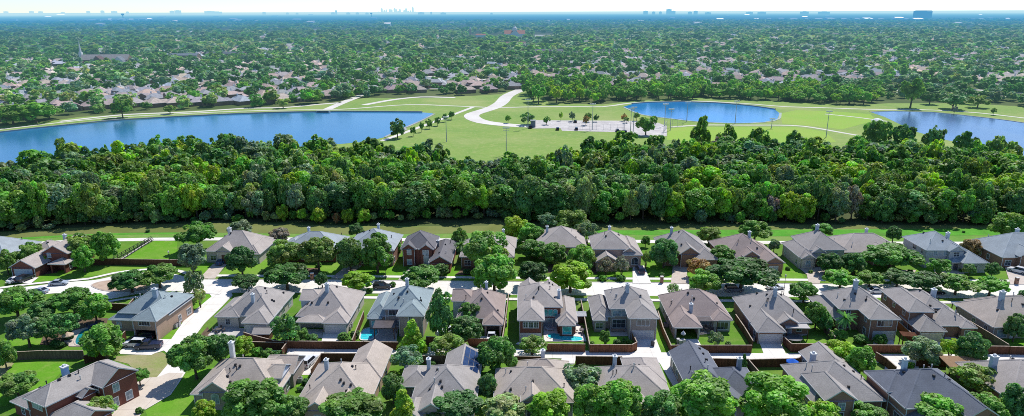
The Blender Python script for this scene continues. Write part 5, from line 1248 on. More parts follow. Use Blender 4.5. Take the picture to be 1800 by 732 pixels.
# ================================================================== VEHICLES
PAINTS = {}
def carpaint(c):
    if c not in PAINTS:
        t = NT('car_paint'); p = t.pos()
        PAINTS[c] = t.out(t.bsdf(t.mix(t.ramp(t.noise(1.5, 2, p), .4, .6), tuple(x * .85 for x in c), c), .18, .6))
    return PAINTS[c]
CGL = glass_mat((.02, .025, .035), 'car_glass', .05); TYRE = paint_mat((.015, .015, .016), .8, .2, 'tyre_rubber'); RIM = paint_mat((.4, .41, .43), .3, .1, 'wheel_rim'); LAMP = paint_mat((.75, .75, .72), .15, .05, 'headlight_lens'); TAIL = paint_mat((.35, .02, .02), .2, .1, 'tail_light_lens')
def car(kind, name, label, at, hdg, c, z=.1, group=None):
    """hdg: degrees, 0 = nose to the right of the street, 90 = nose away"""
    o = G(*at); r = thing(name, label, {'pickup': 'pickup'}.get(kind, 'car'), (o.x, o.y, z), R(hdg), group); P = carpaint(c)
    L, Wd, H, bh = {'sedan': (4.7, 1.82, 1.45, .92), 'suv': (4.8, 1.92, 1.78, 1.08), 'pickup': (5.7, 2.0, 1.88, 1.15)}[kind]
    l, w_ = L / 2, Wd / 2; mb = MB()
    prof = [(-l, .32), (-l - .02, .62), (-l + .08, bh - .06), (-l * .55, bh), (l * .38, bh - .02), (l * .86, bh - .18), (l, bh - .38), (l + .02, .42), (l * .93, .26), (-l * .93, .26)]
    n = len(prof); v = len(mb.v)
    for y, k in ((-w_, .0), (-w_ + .10, .06), (w_ - .10, .06), (w_, .0)):
        mb.v += [(x, y, z_ + (k if z_ > .6 else 0)) if abs(y) < w_ else (x * .985, y, min(z_, bh - .1)) for x, z_ in prof]
    for s in range(3):
        for k in range(n): k2 = (k + 1) % n; mb.f.append((v + s * n + k, v + s * n + k2, v + (s + 1) * n + k2, v + (s + 1) * n + k)); mb.m.append(0)
    mb.f.append(tuple(v + k for k in reversed(range(n)))); mb.m.append(0); mb.f.append(tuple(v + 3 * n + k for k in range(n))); mb.m.append(0)
    b0, b1, t0, t1 = {'sedan': (-l * .78, l * .42, -l * .42, l * .08), 'suv': (-l * .97, l * .42, -l * .86, l * .14), 'pickup': (-l * .16, l * .52, -l * .08, l * .28)}[kind]
    # roof panel belongs to the body
    mb.box(t0 - .02, t1 + .02, -w_ * .74, w_ * .74, H - .06, H, taper=.03)
    for x0, x1 in ((b0, t0), (b1, t1)):
        for s in (-1, 1): mb.tube([(x0, s * w_ * .93, bh + .02), (x1, s * w_ * .745, H - .03)], [.05, .05], 4)
    if kind == 'pickup':
        mb.box(-l + .06, -l * .2, -w_, -w_ + .12, bh - .1, bh + .14); mb.box(-l + .06, -l * .2, w_ - .12, w_, bh - .1, bh + .14); mb.box(-l + .02, -l + .12, -w_ + .13, w_ - .13, bh - .1, bh + .14)
    body = mb.build('body', P, r)
    g = MB(); v = 0
    g.v = [(b0, -w_ * .93, bh), (b1, -w_ * .93, bh), (b1, w_ * .93, bh), (b0, w_ * .93, bh), (t0, -w_ * .74, H - .05), (t1, -w_ * .74, H - .05), (t1, w_ * .74, H - .05), (t0, w_ * .74, H - .05)]
    for f in ((0, 1, 5, 4), (1, 2, 6, 5), (2, 3, 7, 6), (3, 0, 4, 7)): g.f.append(f); g.m.append(0)
    g.build('windows', CGL, r).name = 'glasshouse'
    for x in (-l * .62, l * .62):
        for s in (-1, 1):
            wm = MB(); wm.tube([(x, s * (w_ - .2), .34), (x, s * (w_ + .015), .34)], [.34, .34], 12); wo_ = wm.build('wheel', TYRE, r)
            rm = MB(); rm.tube([(x, s * (w_ - .1), .34), (x, s * (w_ + .03), .34)], [.2, .2], 10); rm.build('rim', RIM, wo_)
    for s in (-1, 1):
        mb = MB(); mb.box(l - .12, l + .03, s * w_ * .68 - .2, s * w_ * .68 + .2, bh - .44, bh - .28); mb.build('headlight', LAMP, r)
        mb = MB(); mb.box(-l - .035, -l + .1, s * w_ * .76 - .14, s * w_ * .76 + .14, bh - .36, bh - .16); mb.build('tail_light', TAIL, r)
    return r
WHT, BLK, NAVY, SILV = (.72, .73, .75), (.02, .022, .03), (.02, .03, .075), (.38, .44, .52)
car('suv', 'parked_car', 'white vehicle with sunroof parked beside the dark pickup at the corner carport', (238, 609), 178, WHT, .18)
car('pickup', 'parked_pickup', 'dark blue pickup parked alongside the white vehicle at the corner carport', (262, 613), 184, NAVY, .18)
car('suv', 'parked_car', 'dark vehicle parked deep in the shade at the corner carport', (254, 597), 180, BLK, .18)
car('sedan', 'parked_car', 'white car on the drive of the gabled double garage', (30, 496), 60, WHT, .2)
car('suv', 'parked_car', 'black vehicle beside the white car at the gabled double garage', (45, 494), 75, BLK, .2)
car('sedan', 'parked_car', 'silver-blue car parked at the cul-de-sac kerb behind the garden trees', (70, 515), 172, SILV, .07)
car('sedan', 'parked_car', 'blue car in the shade of the tan brick house entrance', (391, 464), 80, (.06, .12, .26), .2)
car('suv', 'parked_car', 'dark blue vehicle on the white drive of the pinkish brick house', (1125, 479), 92, NAVY, .2)
car('suv', 'parked_car', 'white vehicle on the drive at the right edge, before the blue-grey roofed house', (1788, 480), 128, WHT, .2)
car('suv', 'parked_car', 'white vehicle on the alley drive of the tan house, roof rack up', (545, 640), 75, WHT, .13)
car('pickup', 'parked_pickup', 'white pickup at the open garage of the mauve house', (864, 600), 90, WHT, .14)
car('suv', 'parked_car', 'grey car in the street shade under the huge live oak', (1290, 512.5), 2, (.16, .19, .24), .07)
car('sedan', 'parked_car', 'white car parked in the street between patio cover house and live oak', (1362, 508), 4, WHT, .07)
car('sedan', 'parked_car', 'white car parked in the street north of the ivy house', (1540, 515), 2, WHT, .07)
car('sedan', 'parked_car', 'dark car parked in the street north of the half-round window house', (1643, 517), 2, BLK, .07)
car('suv', 'parked_car', 'dark car on the street by the yellow-green rounded street tree', (672, 507.5), 1, BLK, .07)
car('sedan', 'parked_car', 'pale car in the street shade beyond the cul-de-sac', (104, 501), 10, SILV, .07)
car('pickup', 'parked_pickup', 'small white truck beside the tall dark tree in the mauve house yard', (787, 588), 40, WHT, .13)
# ================================================================== STREET AND YARD THINGS
def pillar(label, at):
    o = G(*at); r = thing('mailbox_pillar', label, 'mailbox', (o.x, o.y, .15)); mb = MB(); mb.box(-.4, .4, -.35, .35, 0, 1.75); mb.build('brick_pillar', brick_mat((.30, .16, .11)), r)
    mb = MB(); mb.box(-.48, .48, -.43, .43, 1.75, 1.9, taper=.08); mb.build('cap_stone', CONC, r); mb = MB(); mb.box(-.2, .2, -.42, -.36, 1.05, 1.35); mb.build('letterbox', IRON, r)
pillar('brick mailbox pillar by the pinkish brick house lawn', (1163, 498)); pillar('brick mailbox pillar at the right, east of the light green flat tree', (1786, 500)); pillar('brick mailbox pillar near the tan curved drive kerb', (1222, 499)); pillar('brick mailbox pillar beside the spreading live oak near the cul-de-sac', (549, 492))
def street_lamp(label, at, h=5.2):
    o = G(*at); r = thing('street_lamp', label, 'street lamp', (o.x, o.y, .15)); mb = MB(); mb.tube([(0, 0, 0), (0, 0, .8), (0, 0, h)], [.14, .07, .05], 8); mb.build('pole', IRON, r)
    mb = MB(); mb.tube([(0, 0, h), (0, 0, h + .15), (0, 0, h + .6), (0, 0, h + .75)], [.1, .2, .26, .08], 8); mb.build('lantern', paint_mat((.6, .58, .5), .3, .1, 'lamp_glass'), r)
street_lamp('lone street lamp on the lawn near the yellow-green street tree', (678, 492)); street_lamp('street lamp at the field end of the cul-de-sac', (301, 476)); street_lamp('street lamp on the verge by the patio cover house chimney', (1377, 521))
def umbrella(label, at, c, z=.1, s=1.25):
    o = G(*at); r = thing('garden_umbrella', label, 'umbrella', (o.x, o.y, z)); mb = MB(); mb.tube([(0, 0, 0), (0, 0, 2.6)], [.04, .04], 6); mb.build('pole', IRON, r)
    mb = MB(); n = 8
    for k in range(n):
        a, b = 2 * math.pi * k / n, 2 * math.pi * (k + 1) / n
        p0, p1 = (s * math.cos(a), s * math.sin(a), 2.05), (s * math.cos(b), s * math.sin(b), 2.05); mb.poly([p0, p1, (0, 0, 2.75)])
        mb.poly([(p0[0], p0[1], 1.85), (p1[0], p1[1], 1.85), p1, p0])
    mb.build('canopy', paint_mat(c, .8, .12, 'canvas'), r)
umbrella('bright blue garden umbrella at the fence of the large grey roofed house', (1391, 652), (.012, .13, .62)); umbrella('cream garden umbrella under the olive tree at the corner house', (29, 704), (.62, .56, .46)); umbrella('closed tan umbrella shading the teal pool edge', (122, 604), (.52, .40, .30), .14); umbrella('small white umbrella in the open garage drive of the pergola house', (1200, 602), (.6, .62, .62), .14, .55)
def chair_set(label, at, c=(.12, .10, .09), z=.14):
    o = G(*at); r = thing('patio_table', label, 'patio table', (o.x, o.y, z), rng.uniform(0, 3)); mb = MB(); mb.tube([(0, 0, .70), (0, 0, .75)], [.7, .7], 12); mb.build('table_top', paint_mat(c, .5, .2, 'table_paint'), r)
    for k in range(4): a = k * 1.57 + .78; mb = MB(); mb.tube([(.45 * math.cos(a), .45 * math.sin(a), 0), (.4 * math.cos(a), .4 * math.sin(a), .7)], [.035, .035], 5); mb.build('leg', IRON, r)
    for k in range(4):
        a = k * 1.57; q = thing('patio_chair', 'dark patio chair drawn up to a garden table', 'chair', (o.x + 1.15 * math.cos(a), o.y + 1.15 * math.sin(a), z), a + math.pi, 'patio chairs round garden tables'); mb = MB(); mb.box(-.25, .25, -.25, .25, .40, .46); mb.build('seat', paint_mat(c, .5, .2, 'table_paint'), q)
        mb = MB(); mb.box(-.28, -.23, -.25, .25, .46, .95); mb.build('backrest', paint_mat(c, .5, .2, 'table_paint'), q)
        for sx, sy in ((-1, -1), (-1, 1), (1, -1), (1, 1)): mb = MB(); mb.box(sx * .22 - .025, sx * .22 + .025, sy * .22 - .025, sy * .22 + .025, 0, .4); mb.build('leg', IRON, q)
chair_set('garden table on the deck by the corner of the kidney pool', (1023, 585)); chair_set('garden table in the pergola yard beside the open garage', (1243, 583)); chair_set('garden table on the shaded patio of the first grey-brown house', (385, 584)); chair_set('garden table by the teal pool under the garden grove', (164, 577), (.05, .06, .14)); chair_set('garden table at the side patio of the cream garage house', (1678, 592)); chair_set('garden table under the olive tree on the corner lawn', (44, 706), (.5, .5, .5))
def ac_unit(label, at, group='air conditioner units beside house walls'):
    o = G(*at); r = thing('air_conditioner', label, 'air conditioner', (o.x, o.y, .08), 0, group); mb = MB(); mb.box(-.45, .45, -.45, .45, 0, .95, taper=.03); mb.build('casing', paint_mat((.34, .34, .35), .5, .15, 'grey_metal'), r); mb = MB(); mb.tube([(0, 0, .95), (0, 0, 1.0)], [.36, .34], 10); mb.build('fan_grille', VENT, r)
for at in ((309, 577), (314, 574), (614, 580), (617, 575), (888, 574), (888, 568), (528, 672), (1322, 600), (1170, 575), (1592, 660)): ac_unit('square grey air conditioner unit standing beside a house wall', at)
def bin_(label, at, c, g=None):
    o = G(*at); r = thing('wheelie_bin', label, 'bin', (o.x, o.y, .1), rng.uniform(-.3, .3), g); mb = MB(); mb.box(-.3, .3, -.35, .35, .05, 1.0, taper=-.06); mb.build('bin_body', paint_mat(c, .5, .15, 'bin_plastic'), r); mb = MB(); mb.box(-.38, .38, -.43, .43, 1.0, 1.08, taper=.05); mb.build('lid', paint_mat(c, .5, .15, 'bin_plastic'), r)
for at in ((1192, 604), (1196, 606), (1201, 605)): bin_('pale bin at the open garage drive behind the pergola yard fence', at, (.5, .5, .5), 'bins at the open garage')
bin_('dark bin beside the white garage drive', (1147, 609), (.04, .045, .06)); bin_('dark bin at the rear wall of the slate-blue roofed house', (1254, 658), (.05, .05, .06))
# pergolas, patio covers, gazebo, shed, boat
def pergola(label, at, rz, w_, d_, h, roofm, slats=0, name='pergola', cat='pergola', slope=.0):
    o = G(*at); r = thing(name, label, cat, (o.x, o.y, .13), R(rz))
    for x in (-w_ / 2 + .1, w_ / 2 - .1):
        for y in (-d_ / 2 + .1, d_ / 2 - .1): mb = MB(); mb.box(x - .09, x + .09, y - .09, y + .09, 0, h); mb.build('post', FENB, r)
    mb = MB()
    if slats:
        for k in range(slats): y = -d_ / 2 + d_ * k / (slats - 1); mb.box(-w_ / 2 - .2, w_ / 2 + .2, y - .06, y + .06, h + .1, h + .26)
        for x in (-w_ / 2 + .1, w_ / 2 - .1): mb.box(x - .07, x + .07, -d_ / 2 - .15, d_ / 2 + .15, h, h + .12)
        mb.build('beam', roofm, r)
    else:
        mb.box(-w_ / 2 - .2, w_ / 2 + .2, -d_ / 2 - .2, d_ / 2 + .2, h, h + .16); mb.build('cover', roofm, r)
pergola('dark solid topped pergola on the terrace of the small pool', (678, 592), 2, 4.6, 3.6, 2.9, paint_mat((.10, .085, .085), .4, .2, 'dark_stain'))
pergola('slatted grey shade pergola behind the mauve-brown open garage house', (1241, 580), -1, 4.2, 3.4, 2.7, paint_mat((.22, .19, .19), .7, .2, 'grey_stain'), 14)
pergola('flat pale grey patio cover behind the house with rear gable', (1396, 592), -2, 5.0, 3.2, 2.7, paint_mat((.40, .385, .38), .6, .1, 'grey_cover'), 0, 'patio_cover', 'patio cover')
pergola('tan wooden arbour roof behind the slate roofed house at the alley', (1690, 660), -6, 7.5, 4.6, 2.7, paint_mat((.36, .23, .13), .8, .15, 'tan_wood'), 26, 'arbour', 'pergola')
pergola('orange-red timber swing arbour in the yard of the ivy house', (1594, 606), -10, 2.8, 2.0, 2.2, FENR, 8, 'arbour', 'pergola')
pergola('white slatted porch frame beside the half-round window house', (1686, 556), -8, 3.2, 2.2, 2.7, TRIM, 6)
def shed(label, at, w_, d_, h, roofc, wallm, name='garden_shed', rz=0, gab='W'):
    o = G(*at); r = thing(name, label, 'shed', (o.x, o.y, .08), R(rz)); wb, rb, tb, sb = MB(), MB(), MB(), MB(); wg = (-w_ / 2, w_ / 2, -d_ / 2, d_ / 2, h, gab, .5); add_walls(wb, wg); add_roof(rb, tb, sb, wg); wb.build('wall', wallm, r); rb.build('roof', [roof_mat(roofc), roof_mat(roofc)], r); tb.build('fascia', TRIM, r); sb.build('soffit', SOFF, r); door(r, wg, 'S', w_ / 2, .9, 1.8)
shed('small gabled shed by the white garage of the first grey-brown house', (464, 596), 3.4, 2.6, 2.0, GREYB, FENB, gab='EW'); shed('little white roofed shed in the side yard of the two grey-brown houses', (499, 580), 2.6, 2.2, 1.8, (.6, .6, .6), FENG, gab='EW'); shed('white topped side shed between the kidney pool house and taupe two-storey', (1021, 566), 1.8, 1.6, 2.0, (.62, .62, .62), FENG, gab='EW')
o = G(1268, 660); r = thing('covered_boat', 'boat under a white cover in the yard of the slate-blue roofed house', 'boat', (o.x, o.y, .35), R(8)); mb = MB()
secs = [(-2.6, .9, .9), (-1.2, 1.05, 1.0), (.6, 1.0, 1.0), (1.9, .65, 1.05), (2.7, .05, 1.1)]
for (xa, wa, ha), (xb, wb_, hb_) in zip(secs, secs[1:]): mb.poly([(xa, -wa, .6), (xb, -wb_, .6), (xb, -wb_ * .3, 0), (xa, -wa * .3, 0)]); mb.poly([(xa, wa * .3, 0), (xb, wb_ * .3, 0), (xb, wb_, .6), (xa, wa, .6)]); mb.poly([(xa, -wa * .3, 0), (xb, -wb_ * .3, 0), (xb, wb_ * .3, 0), (xa, wa * .3, 0)])
mb.build('hull', paint_mat((.10, .13, .25), .3, .1, 'boat_hull'), r); mb = MB()
for (xa, wa, ha), (xb, wb_, hb_) in zip(secs, secs[1:]): mb.poly([(xa, -wa - .03, .6), (xb, -wb_ - .03, .6), (xb, 0, hb_ + .25), (xa, 0, ha + .25)]); mb.poly([(xa, 0, ha + .25), (xb, 0, hb_ + .25), (xb, wb_ + .03, .6), (xa, wa + .03, .6)])
mb.build('cover', paint_mat((.7, .7, .72), .7, .08, 'boat_canvas'), r)
def trampoline(label, at):
    o = G(*at); r = thing('trampoline', label, 'trampoline', (o.x, o.y, .06)); mb = MB(); mb.tube([(0, 0, .78), (0, 0, .84)], [2.0, 2.0], 20); mb.build('mat', paint_mat((.16, .16, .17), .7, .2, 'trampoline_mat'), r)
    for k in range(6): a = k * 1.047; mb = MB(); mb.tube([(1.9 * math.cos(a), 1.9 * math.sin(a), 0), (1.9 * math.cos(a), 1.9 * math.sin(a), .8)], [.05, .05], 5); mb.build('leg', STEEL, r)
trampoline('grey round trampoline on the lawn by the flat patio cover', (1394, 599))
def lounger(label, at, rz):
    o = G(*at); r = thing('sun_lounger', label, 'sun lounger', (o.x, o.y, .14), R(rz)); mb = MB(); mb.box(-.9, .5, -.33, .33, .3, .38); mb.build('seat', TRIM, r); mb = MB(); mb.poly([(.5, -.33, .36), (.5, .33, .36), (1.1, .33, .85), (1.1, -.33, .85)]); mb.build('backrest', TRIM, r)
    for x in (-.8, .4):
        for y in (-.28, .28): mb = MB(); mb.box(x - .03, x + .03, y - .03, y + .03, 0, .3); mb.build('leg', TRIM, r)
lounger('white sun lounger on the deck left of the kidney pool', (966, 582), 170); lounger('pale sun lounger beside the teal pool edge', (170, 575), 30)
mb = MB(); o = G(1086, 584); r = thing('garden_bench', 'long wooden bench at the back wall of the taupe two-storey house', 'bench', (o.x, o.y, .12)); mb.box(-1.6, 1.6, -.25, .25, .42, .5); mb.build('seat', paint_mat((.42, .26, .17), .7, .2, 'bench_wood'), r)
for x in (-1.4, 1.4): mb = MB(); mb.box(x - .05, x + .05, -.22, .22, 0, .42); mb.build('leg', FENB, r)

# ================================================================== PARK THINGS
def flood(label, bx, by, topy, arms=4):
    o = G(bx, by); z = 12
    for _ in range(12):
        t_ = pix((o.x, o.y, z))[1]; z += (t_ - topy) * .25
    r = thing('floodlight_mast', label, 'floodlight', (o.x, o.y, .05)); mb = MB(); mb.tube([(0, 0, 0), (0, 0, z * .5), (0, 0, z)], [.26, .2, .13], 7); mb.build('mast', STEEL, r)
    mb = MB(); mb.box(-1.6, 1.6, -.08, .08, z - .15, z); mb.box(-1.6, 1.6, -.08, .08, z - 1.2, z - 1.05); mb.build('crossarm', STEEL, r)
    for k in range(arms): x = -1.4 + 2.8 * k / max(1, arms - 1); mb = MB(); mb.box(x - .34, x + .34, -.45, .1, z - .05, z + .6); mb.build('lamp_head', HWHITE, r)
for q in ((785, 250, 207, 'floodlight mast on the field near the young path trees'), (890, 272, 226, 'floodlight mast nearest the woods in the open field'), (928, 226, 176, 'floodlight mast at the car park entrance'), (1041, 229, 184, 'floodlight mast in the middle of the car park'), (1108, 236, 192, 'western floodlight mast of the close pair at the courts'), (1113, 232, 190, 'eastern floodlight mast of the close pair at the courts'), (1168, 222, 184, 'floodlight mast between pond and largest car park tree'), (1178, 230, 193, 'floodlight mast at the corner of the bright ball field'), (1207, 215, 180, 'floodlight mast in front of the pond'), (1292, 218, 179, 'floodlight mast before the east end of the pond'), (1356, 226, 210, 'short floodlight mast by the pond outlet'), (1452, 242, 197, 'leaning lone floodlight mast on the right meadow')): flood(q[3], *q[:3])
# court fence, hut, shelter
def mesh_fence(label, pxs, h):
    P = [G(*q) for q in pxs]; o = P[0]; r = thing('court_fence', label, 'fence', (o.x, o.y, .12)); mb = MB()
    for a, b in zip(P, P[1:]):
        a, b = a - o, b - o
        for z in (.05, h * .5, h): mb.tube([(a.x, a.y, z), (b.x, b.y, z)], [.06, .06], 4)
    mb.build('rail', STEEL, r)
    for a, b in zip(P, P[1:]):
        n = max(1, int((b - a).length / 4))
        for k in range(n + 1): q = a.lerp(b, k / n) - o; mb = MB(); mb.tube([(q.x, q.y, 0), (q.x, q.y, h)], [.07, .07], 5); mb.build('post', STEEL, r)
mesh_fence('tall wire fence round the ball courts in the car park', [(1000, 228), (1098, 229.5), (1098, 219)], 3.6); mesh_fence('wire backstop fence by the bright ball field', [(1166, 236), (1172, 226), (1200, 222)], 5.0)
o = G(937, 224); r = thing('park_hut', 'small grey hut at the car park entrance', 'hut', (o.x, o.y, .1)); mb = MB(); mb.box(-1.5, 1.5, -1.5, 1.5, 0, 4.2); mb.build('wall', paint_mat((.18, .22, .28), .6, .1, 'hut_paint'), r); mb = MB(); mb.box(-1.8, 1.8, -1.8, 1.8, 4.2, 4.5); mb.build('roof', STEEL, r)
o = G(1541, 222); r = thing('park_shelter', 'white domed shelter half hidden by trees at the right meadow', 'shelter', (o.x, o.y, .05)); mb = MB(); mb.tube([(0, 0, 3.0), (0, 0, 3.8), (0, 0, 4.6), (0, 0, 5.0)], [3.6, 3.2, 2.0, .4], 14); mb.build('roof', HWHITE, r)
for k in range(6): a = k * 1.047; mb = MB(); mb.tube([(3 * math.cos(a), 3 * math.sin(a), 0), (3 * math.cos(a), 3 * math.sin(a), 3.1)], [.12, .12], 5); mb.build('post', STEEL, r)
o = G(569, 197.5); r = thing('weir', 'dark concrete outlet weir in the far wall of the long lake', 'weir', (o.x, o.y, .0)); mb = MB(); mb.box(-5, 5, -2.6, -.2, 0, 1.3); mb.build('weir_block', CONCGH, r); mb = MB(); mb.box(-4, 4, -2.75, -2.62, .1, 1.0); mb.build('sluice', HDARK, r)
for x, y in ((980, 229), (1013, 229), (1085, 232), (1098, 234), (932, 226)):
    car('suv', 'parked_car', 'dark vehicle standing in the pale park car park', (x, y), rng.choice((88, 92, 2)), BLK, .13, 'dark vehicles in the park car park')
car('suv', 'parked_car', 'black vehicle in the middle of the park car park', (1011, 216), 90, BLK, .13)

# ================================================================== THE FAR SUBURB
BND = [(-400, 225), (-100, 222), (0, 218), (90, 208), (140, 201), (300, 194), (430, 188), (500, 186), (560, 181), (640, 170), (740, 168), (830, 166), (880, 163), (925, 150), (960, 138), (1010, 140), (1060, 152), (1200, 160), (1300, 160), (1420, 164), (1500, 170), (1640, 178), (1720, 184), (1800, 190), (2000, 200), (2300, 210)]
ROADP = [(990, 127), (975, 132), (945, 144), (921, 156)]
RC = [tuple(x * 1.12 for x in c) for c in [(.235, .195, .185), (.205, .165, .158), (.25, .20, .17), (.19, .185, .19), (.27, .215, .19), (.165, .17, .185), (.225, .235, .25), (.30, .235, .195)]]
def far_house_mesh(k):
    g = random.Random(k); w1, d1 = g.uniform(15, 20), g.uniform(10, 13); h = 3.0; mb, rb, tb, sb = MB(), MB(), MB(), MB()
    wings = [(-w1 / 2, w1 / 2, -d1 / 2, d1 / 2, h, '', .52)]
    wx = g.choice((-1, 1)) * w1 * .26; wings.append((wx - 3.4, wx + 3.4, -d1 / 2 - 4, 1, h + .01, g.choice(('S', '')), .55))
    if k % 3 == 0: wings.append((-wx - 4, -wx + 4, -1, d1 / 2 + 3, h + 2.2, 'N', .55))
    for wg in wings: add_walls(mb, wg); add_roof(rb, tb, sb, wg)
    n0 = len(mb.f)
    out = MB(); out.v = mb.v + rb.v + tb.v; o1, o2 = len(mb.v), len(mb.v) + len(rb.v)
    out.f = mb.f + [tuple(i + o1 for i in f) for f in rb.f] + [tuple(i + o2 for i in f) for f in tb.f]; out.m = [0] * len(mb.f) + [1] * len(rb.f) + [2] * len(tb.f)
    for wg in wings[:2]:
        for u in (.25, .7):
            x = wg[0] + (wg[1] - wg[0]) * u; out.poly([(x - .8, wg[2] - .06, .8), (x + .8, wg[2] - .06, .8), (x + .8, wg[2] - .06, 2.2), (x - .8, wg[2] - .06, 2.2)], 3)
    out.box(w1 * .2, w1 * .2 + 1.1, .5, 1.4, 3, 7.6, 2)
    return out
FHM = [far_house_mesh(k) for k in range(6)]; FHD = [m.mesh('house', [HWALL, HROOF, HWHITE, HDARK]) for m in FHM]
spots = []
for row in range(60):
    blk = row // 2; r0 = 16 + blk * 62 + (row % 2) * 34
    if r0 > 1750: break
    x = -260.0
    while x < 2060:
        a = G(x, itp(BND, x)); dist = math.hypot(a.x, a.y); rad = Vector((a.x, a.y)) / dist
        wob = 14 * math.sin(x * .004 + blk * 2.1) + 8 * math.sin(x * .011 + blk)
        p = rad * (dist + r0 + wob + rng.uniform(-2, 2)); mpp = (p.length) / F
        x += rng.uniform(17, 24) / mpp / (1.0)
        gap = math.sin(p.x * .006 + p.y * .004) + math.sin(p.x * .0031 - p.y * .007 + 1)
        if gap < -1.3 or rng.random() < .06 + min(.35, r0 / 3000): continue
        px_, py_ = pix((p.x, p.y, 0))
        if 925 < px_ < 1010 and 122 < py_ < 165 and min(abs(px_ - itp([(122, 995), (132, 975), (144, 945), (165, 910)], py_)), 99) < 12: continue
        if 120 < px_ < 232 and 96 < py_ < 118: continue
        if 815 < px_ < 985 and 56 < py_ < 80: continue
        if 84 < px_ < 124 and 118 < py_ < 142: continue
        ang = math.atan2(-rad.x, rad.y) + rng.choice((0, 0, 0, math.pi / 2, math.pi)) + rng.uniform(-.12, .12) + .35 * math.sin(blk * 1.7 + x * .003)
        spots.append((p.x, p.y, ang, px_, py_, rng.randrange(6), rng.choice(RC)))
spots.sort(key=lambda q: math.hypot(q[0], q[1]))
vis = [q for q in spots if -30 < q[3] < 1830]
ind = vis[:290]; restH = vis[290:]
for (x, y, ang, px_, py_, k, c) in ind:
    o = link('suburban_house', FHD[k], None, (x, y, 0), ang); o.color = jit(c, .08); sc_ = rng.uniform(.88, 1.12); o.scale = (sc_, sc_, rng.uniform(.95, 1.15))
    tag(o, 'low shingle roofed house among the trees of the suburb beyond the lakes', 'house', 'houses of the suburb beyond the lakes')
bv, bf, bm, bc = [], [], [], []; off = 0
for (x, y, ang, px_, py_, k, c) in restH:
    m_ = FHM[k]; v = np.array(m_.v); ca, sa = math.cos(ang), math.sin(ang); v2 = np.stack([v[:, 0] * ca - v[:, 1] * sa + x, v[:, 0] * sa + v[:, 1] * ca + y, v[:, 2]], 1)
    bv.append(v2); bf += [tuple(i + off for i in f) for f in m_.f]; bm += m_.m; off += len(v); cc = jit(c, .1); bc += [cc] * len(m_.f)
if bv:
    me = bpy.data.meshes.new('distant_rooftops'); me.from_pydata(np.concatenate(bv).tolist(), [], bf)
    t = NT('distant_shingle'); at = t.n('Attribute', attribute_name='tint'); RM = t.out(t.bsdf(at.outputs['Color'], .9, .1), True)
    for m_ in (HWALL, RM, HWHITE, HDARK): me.materials.append(m_)
    me.polygons.foreach_set('material_index', bm); at = me.attributes.new('tint', 'FLOAT_COLOR', 'FACE'); at.data.foreach_set('color', np.array(bc, np.float32).ravel()); me.update()
    o = link('distant_rooftops', me); o['kind'] = 'stuff'; o['label'] = 'distant rooftops of the suburb seen between trees'
print('far houses', len(ind), len(restH))
# suburb streets between the house rows
for blk in range(7):
    Pp = []
    for x in range(-300, 2100, 24):
        a = G(x, itp(BND, x)); rad = Vector((a.x, a.y)).normalized(); Pp.append(rad * (math.hypot(a.x, a.y) + 16 + blk * 62 - 14 + 14 * math.sin(x * .004 + blk * 2.1) + 8 * math.sin(x * .011 + blk)))
    if blk: strip('suburb_street', Pp, -4.4, 4.4, .14 + blk * .004, HROAD)
sheet('suburb_street', [(82, 140), (98, 143), (100, 128), (93, 117), (84, 120)], .19, HROAD); sheet('car_park', [(96, 140), (122, 138), (120, 122), (112, 122), (112, 132), (100, 133)], .194, HROAD)
# trees of the suburb
def mini_crown(seed, leaves, ls):
    v, tn = crown_np(seed, ('round', 'broad', 'round', 'wild')[seed % 4], 20, leaves, ls); return v, tn
MC = [leaf_mesh('suburban_tree', *crown_np(200 + k, ('round', 'broad', 'wild', 'round', 'broad', 'tall')[k], 26, 520, .15), LEAFH) for k in range(6)]
SUBC = ['g', 'n', 'n', 'd', 'd', 't', 'g', 'o', 'k', 'b', 'n', 't', 'n', 't', 'g']
hx = np.array([(q[0], q[1]) for q in spots]) if spots else np.zeros((1, 2))
def suburb_points(n, y0, y1, sep):
    """random points over the ground seen between two distances"""
    out = []; cell = {}
    tr_ = 0
    while len(out) < n and tr_ < n * 7:
        tr_ += 1
        d = math.sqrt(rng.uniform(y0 * y0, y1 * y1)); th = math.atan(rng.uniform(-.80, .80)); X, Y = d * math.tan(th) * 1.0, d
        px_, py_ = pix((X, Y, 0))
        if not -70 < px_ < 1870: continue
        if py_ > itp(BND, px_) + 1: continue
        if 925 < px_ < 1010 and 122 < py_ < 165 and abs(px_ - itp([(122, 995), (132, 975), (144, 945), (165, 910)], py_)) < 11: continue
        if 82 < px_ < 124 and 116 < py_ < 143 and rng.random() < .85: continue
        if 132 < px_ < 228 and 100 < py_ < 122 and (py_ < 117): continue
        if (820 < px_ < 850 or 862 < px_ < 890 or 935 < px_ < 975 or 885<px_<925) and 60 < py_ < 71: continue
        k = (int(X / sep), int(Y / sep))
        if k in cell: continue
        cell[k] = 1
        if Y < 1300:
            dd = (hx[:, 0] - X) ** 2 + (hx[:, 1] - Y) ** 2
            if dd.min() < (9.0 if Y < 750 else 7.5) ** 2: continue
        out.append((X, Y, px_, py_))
    return out
A = suburb_points(2050, 440, 1150, 9.0); A.sort(key=lambda q: q[1] * q[1] + q[0] * q[0])
A = [q for q in A]
grove = lambda X, Y: math.sin(X * .009 + 1) * math.sin(Y * .011 + X * .003)
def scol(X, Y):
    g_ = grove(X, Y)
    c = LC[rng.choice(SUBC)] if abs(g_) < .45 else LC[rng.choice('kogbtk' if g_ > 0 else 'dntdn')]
    c = jit(c, .16); return (c[0] * 1.04, c[1] * 1.06, c[2] * 1.2, 1)
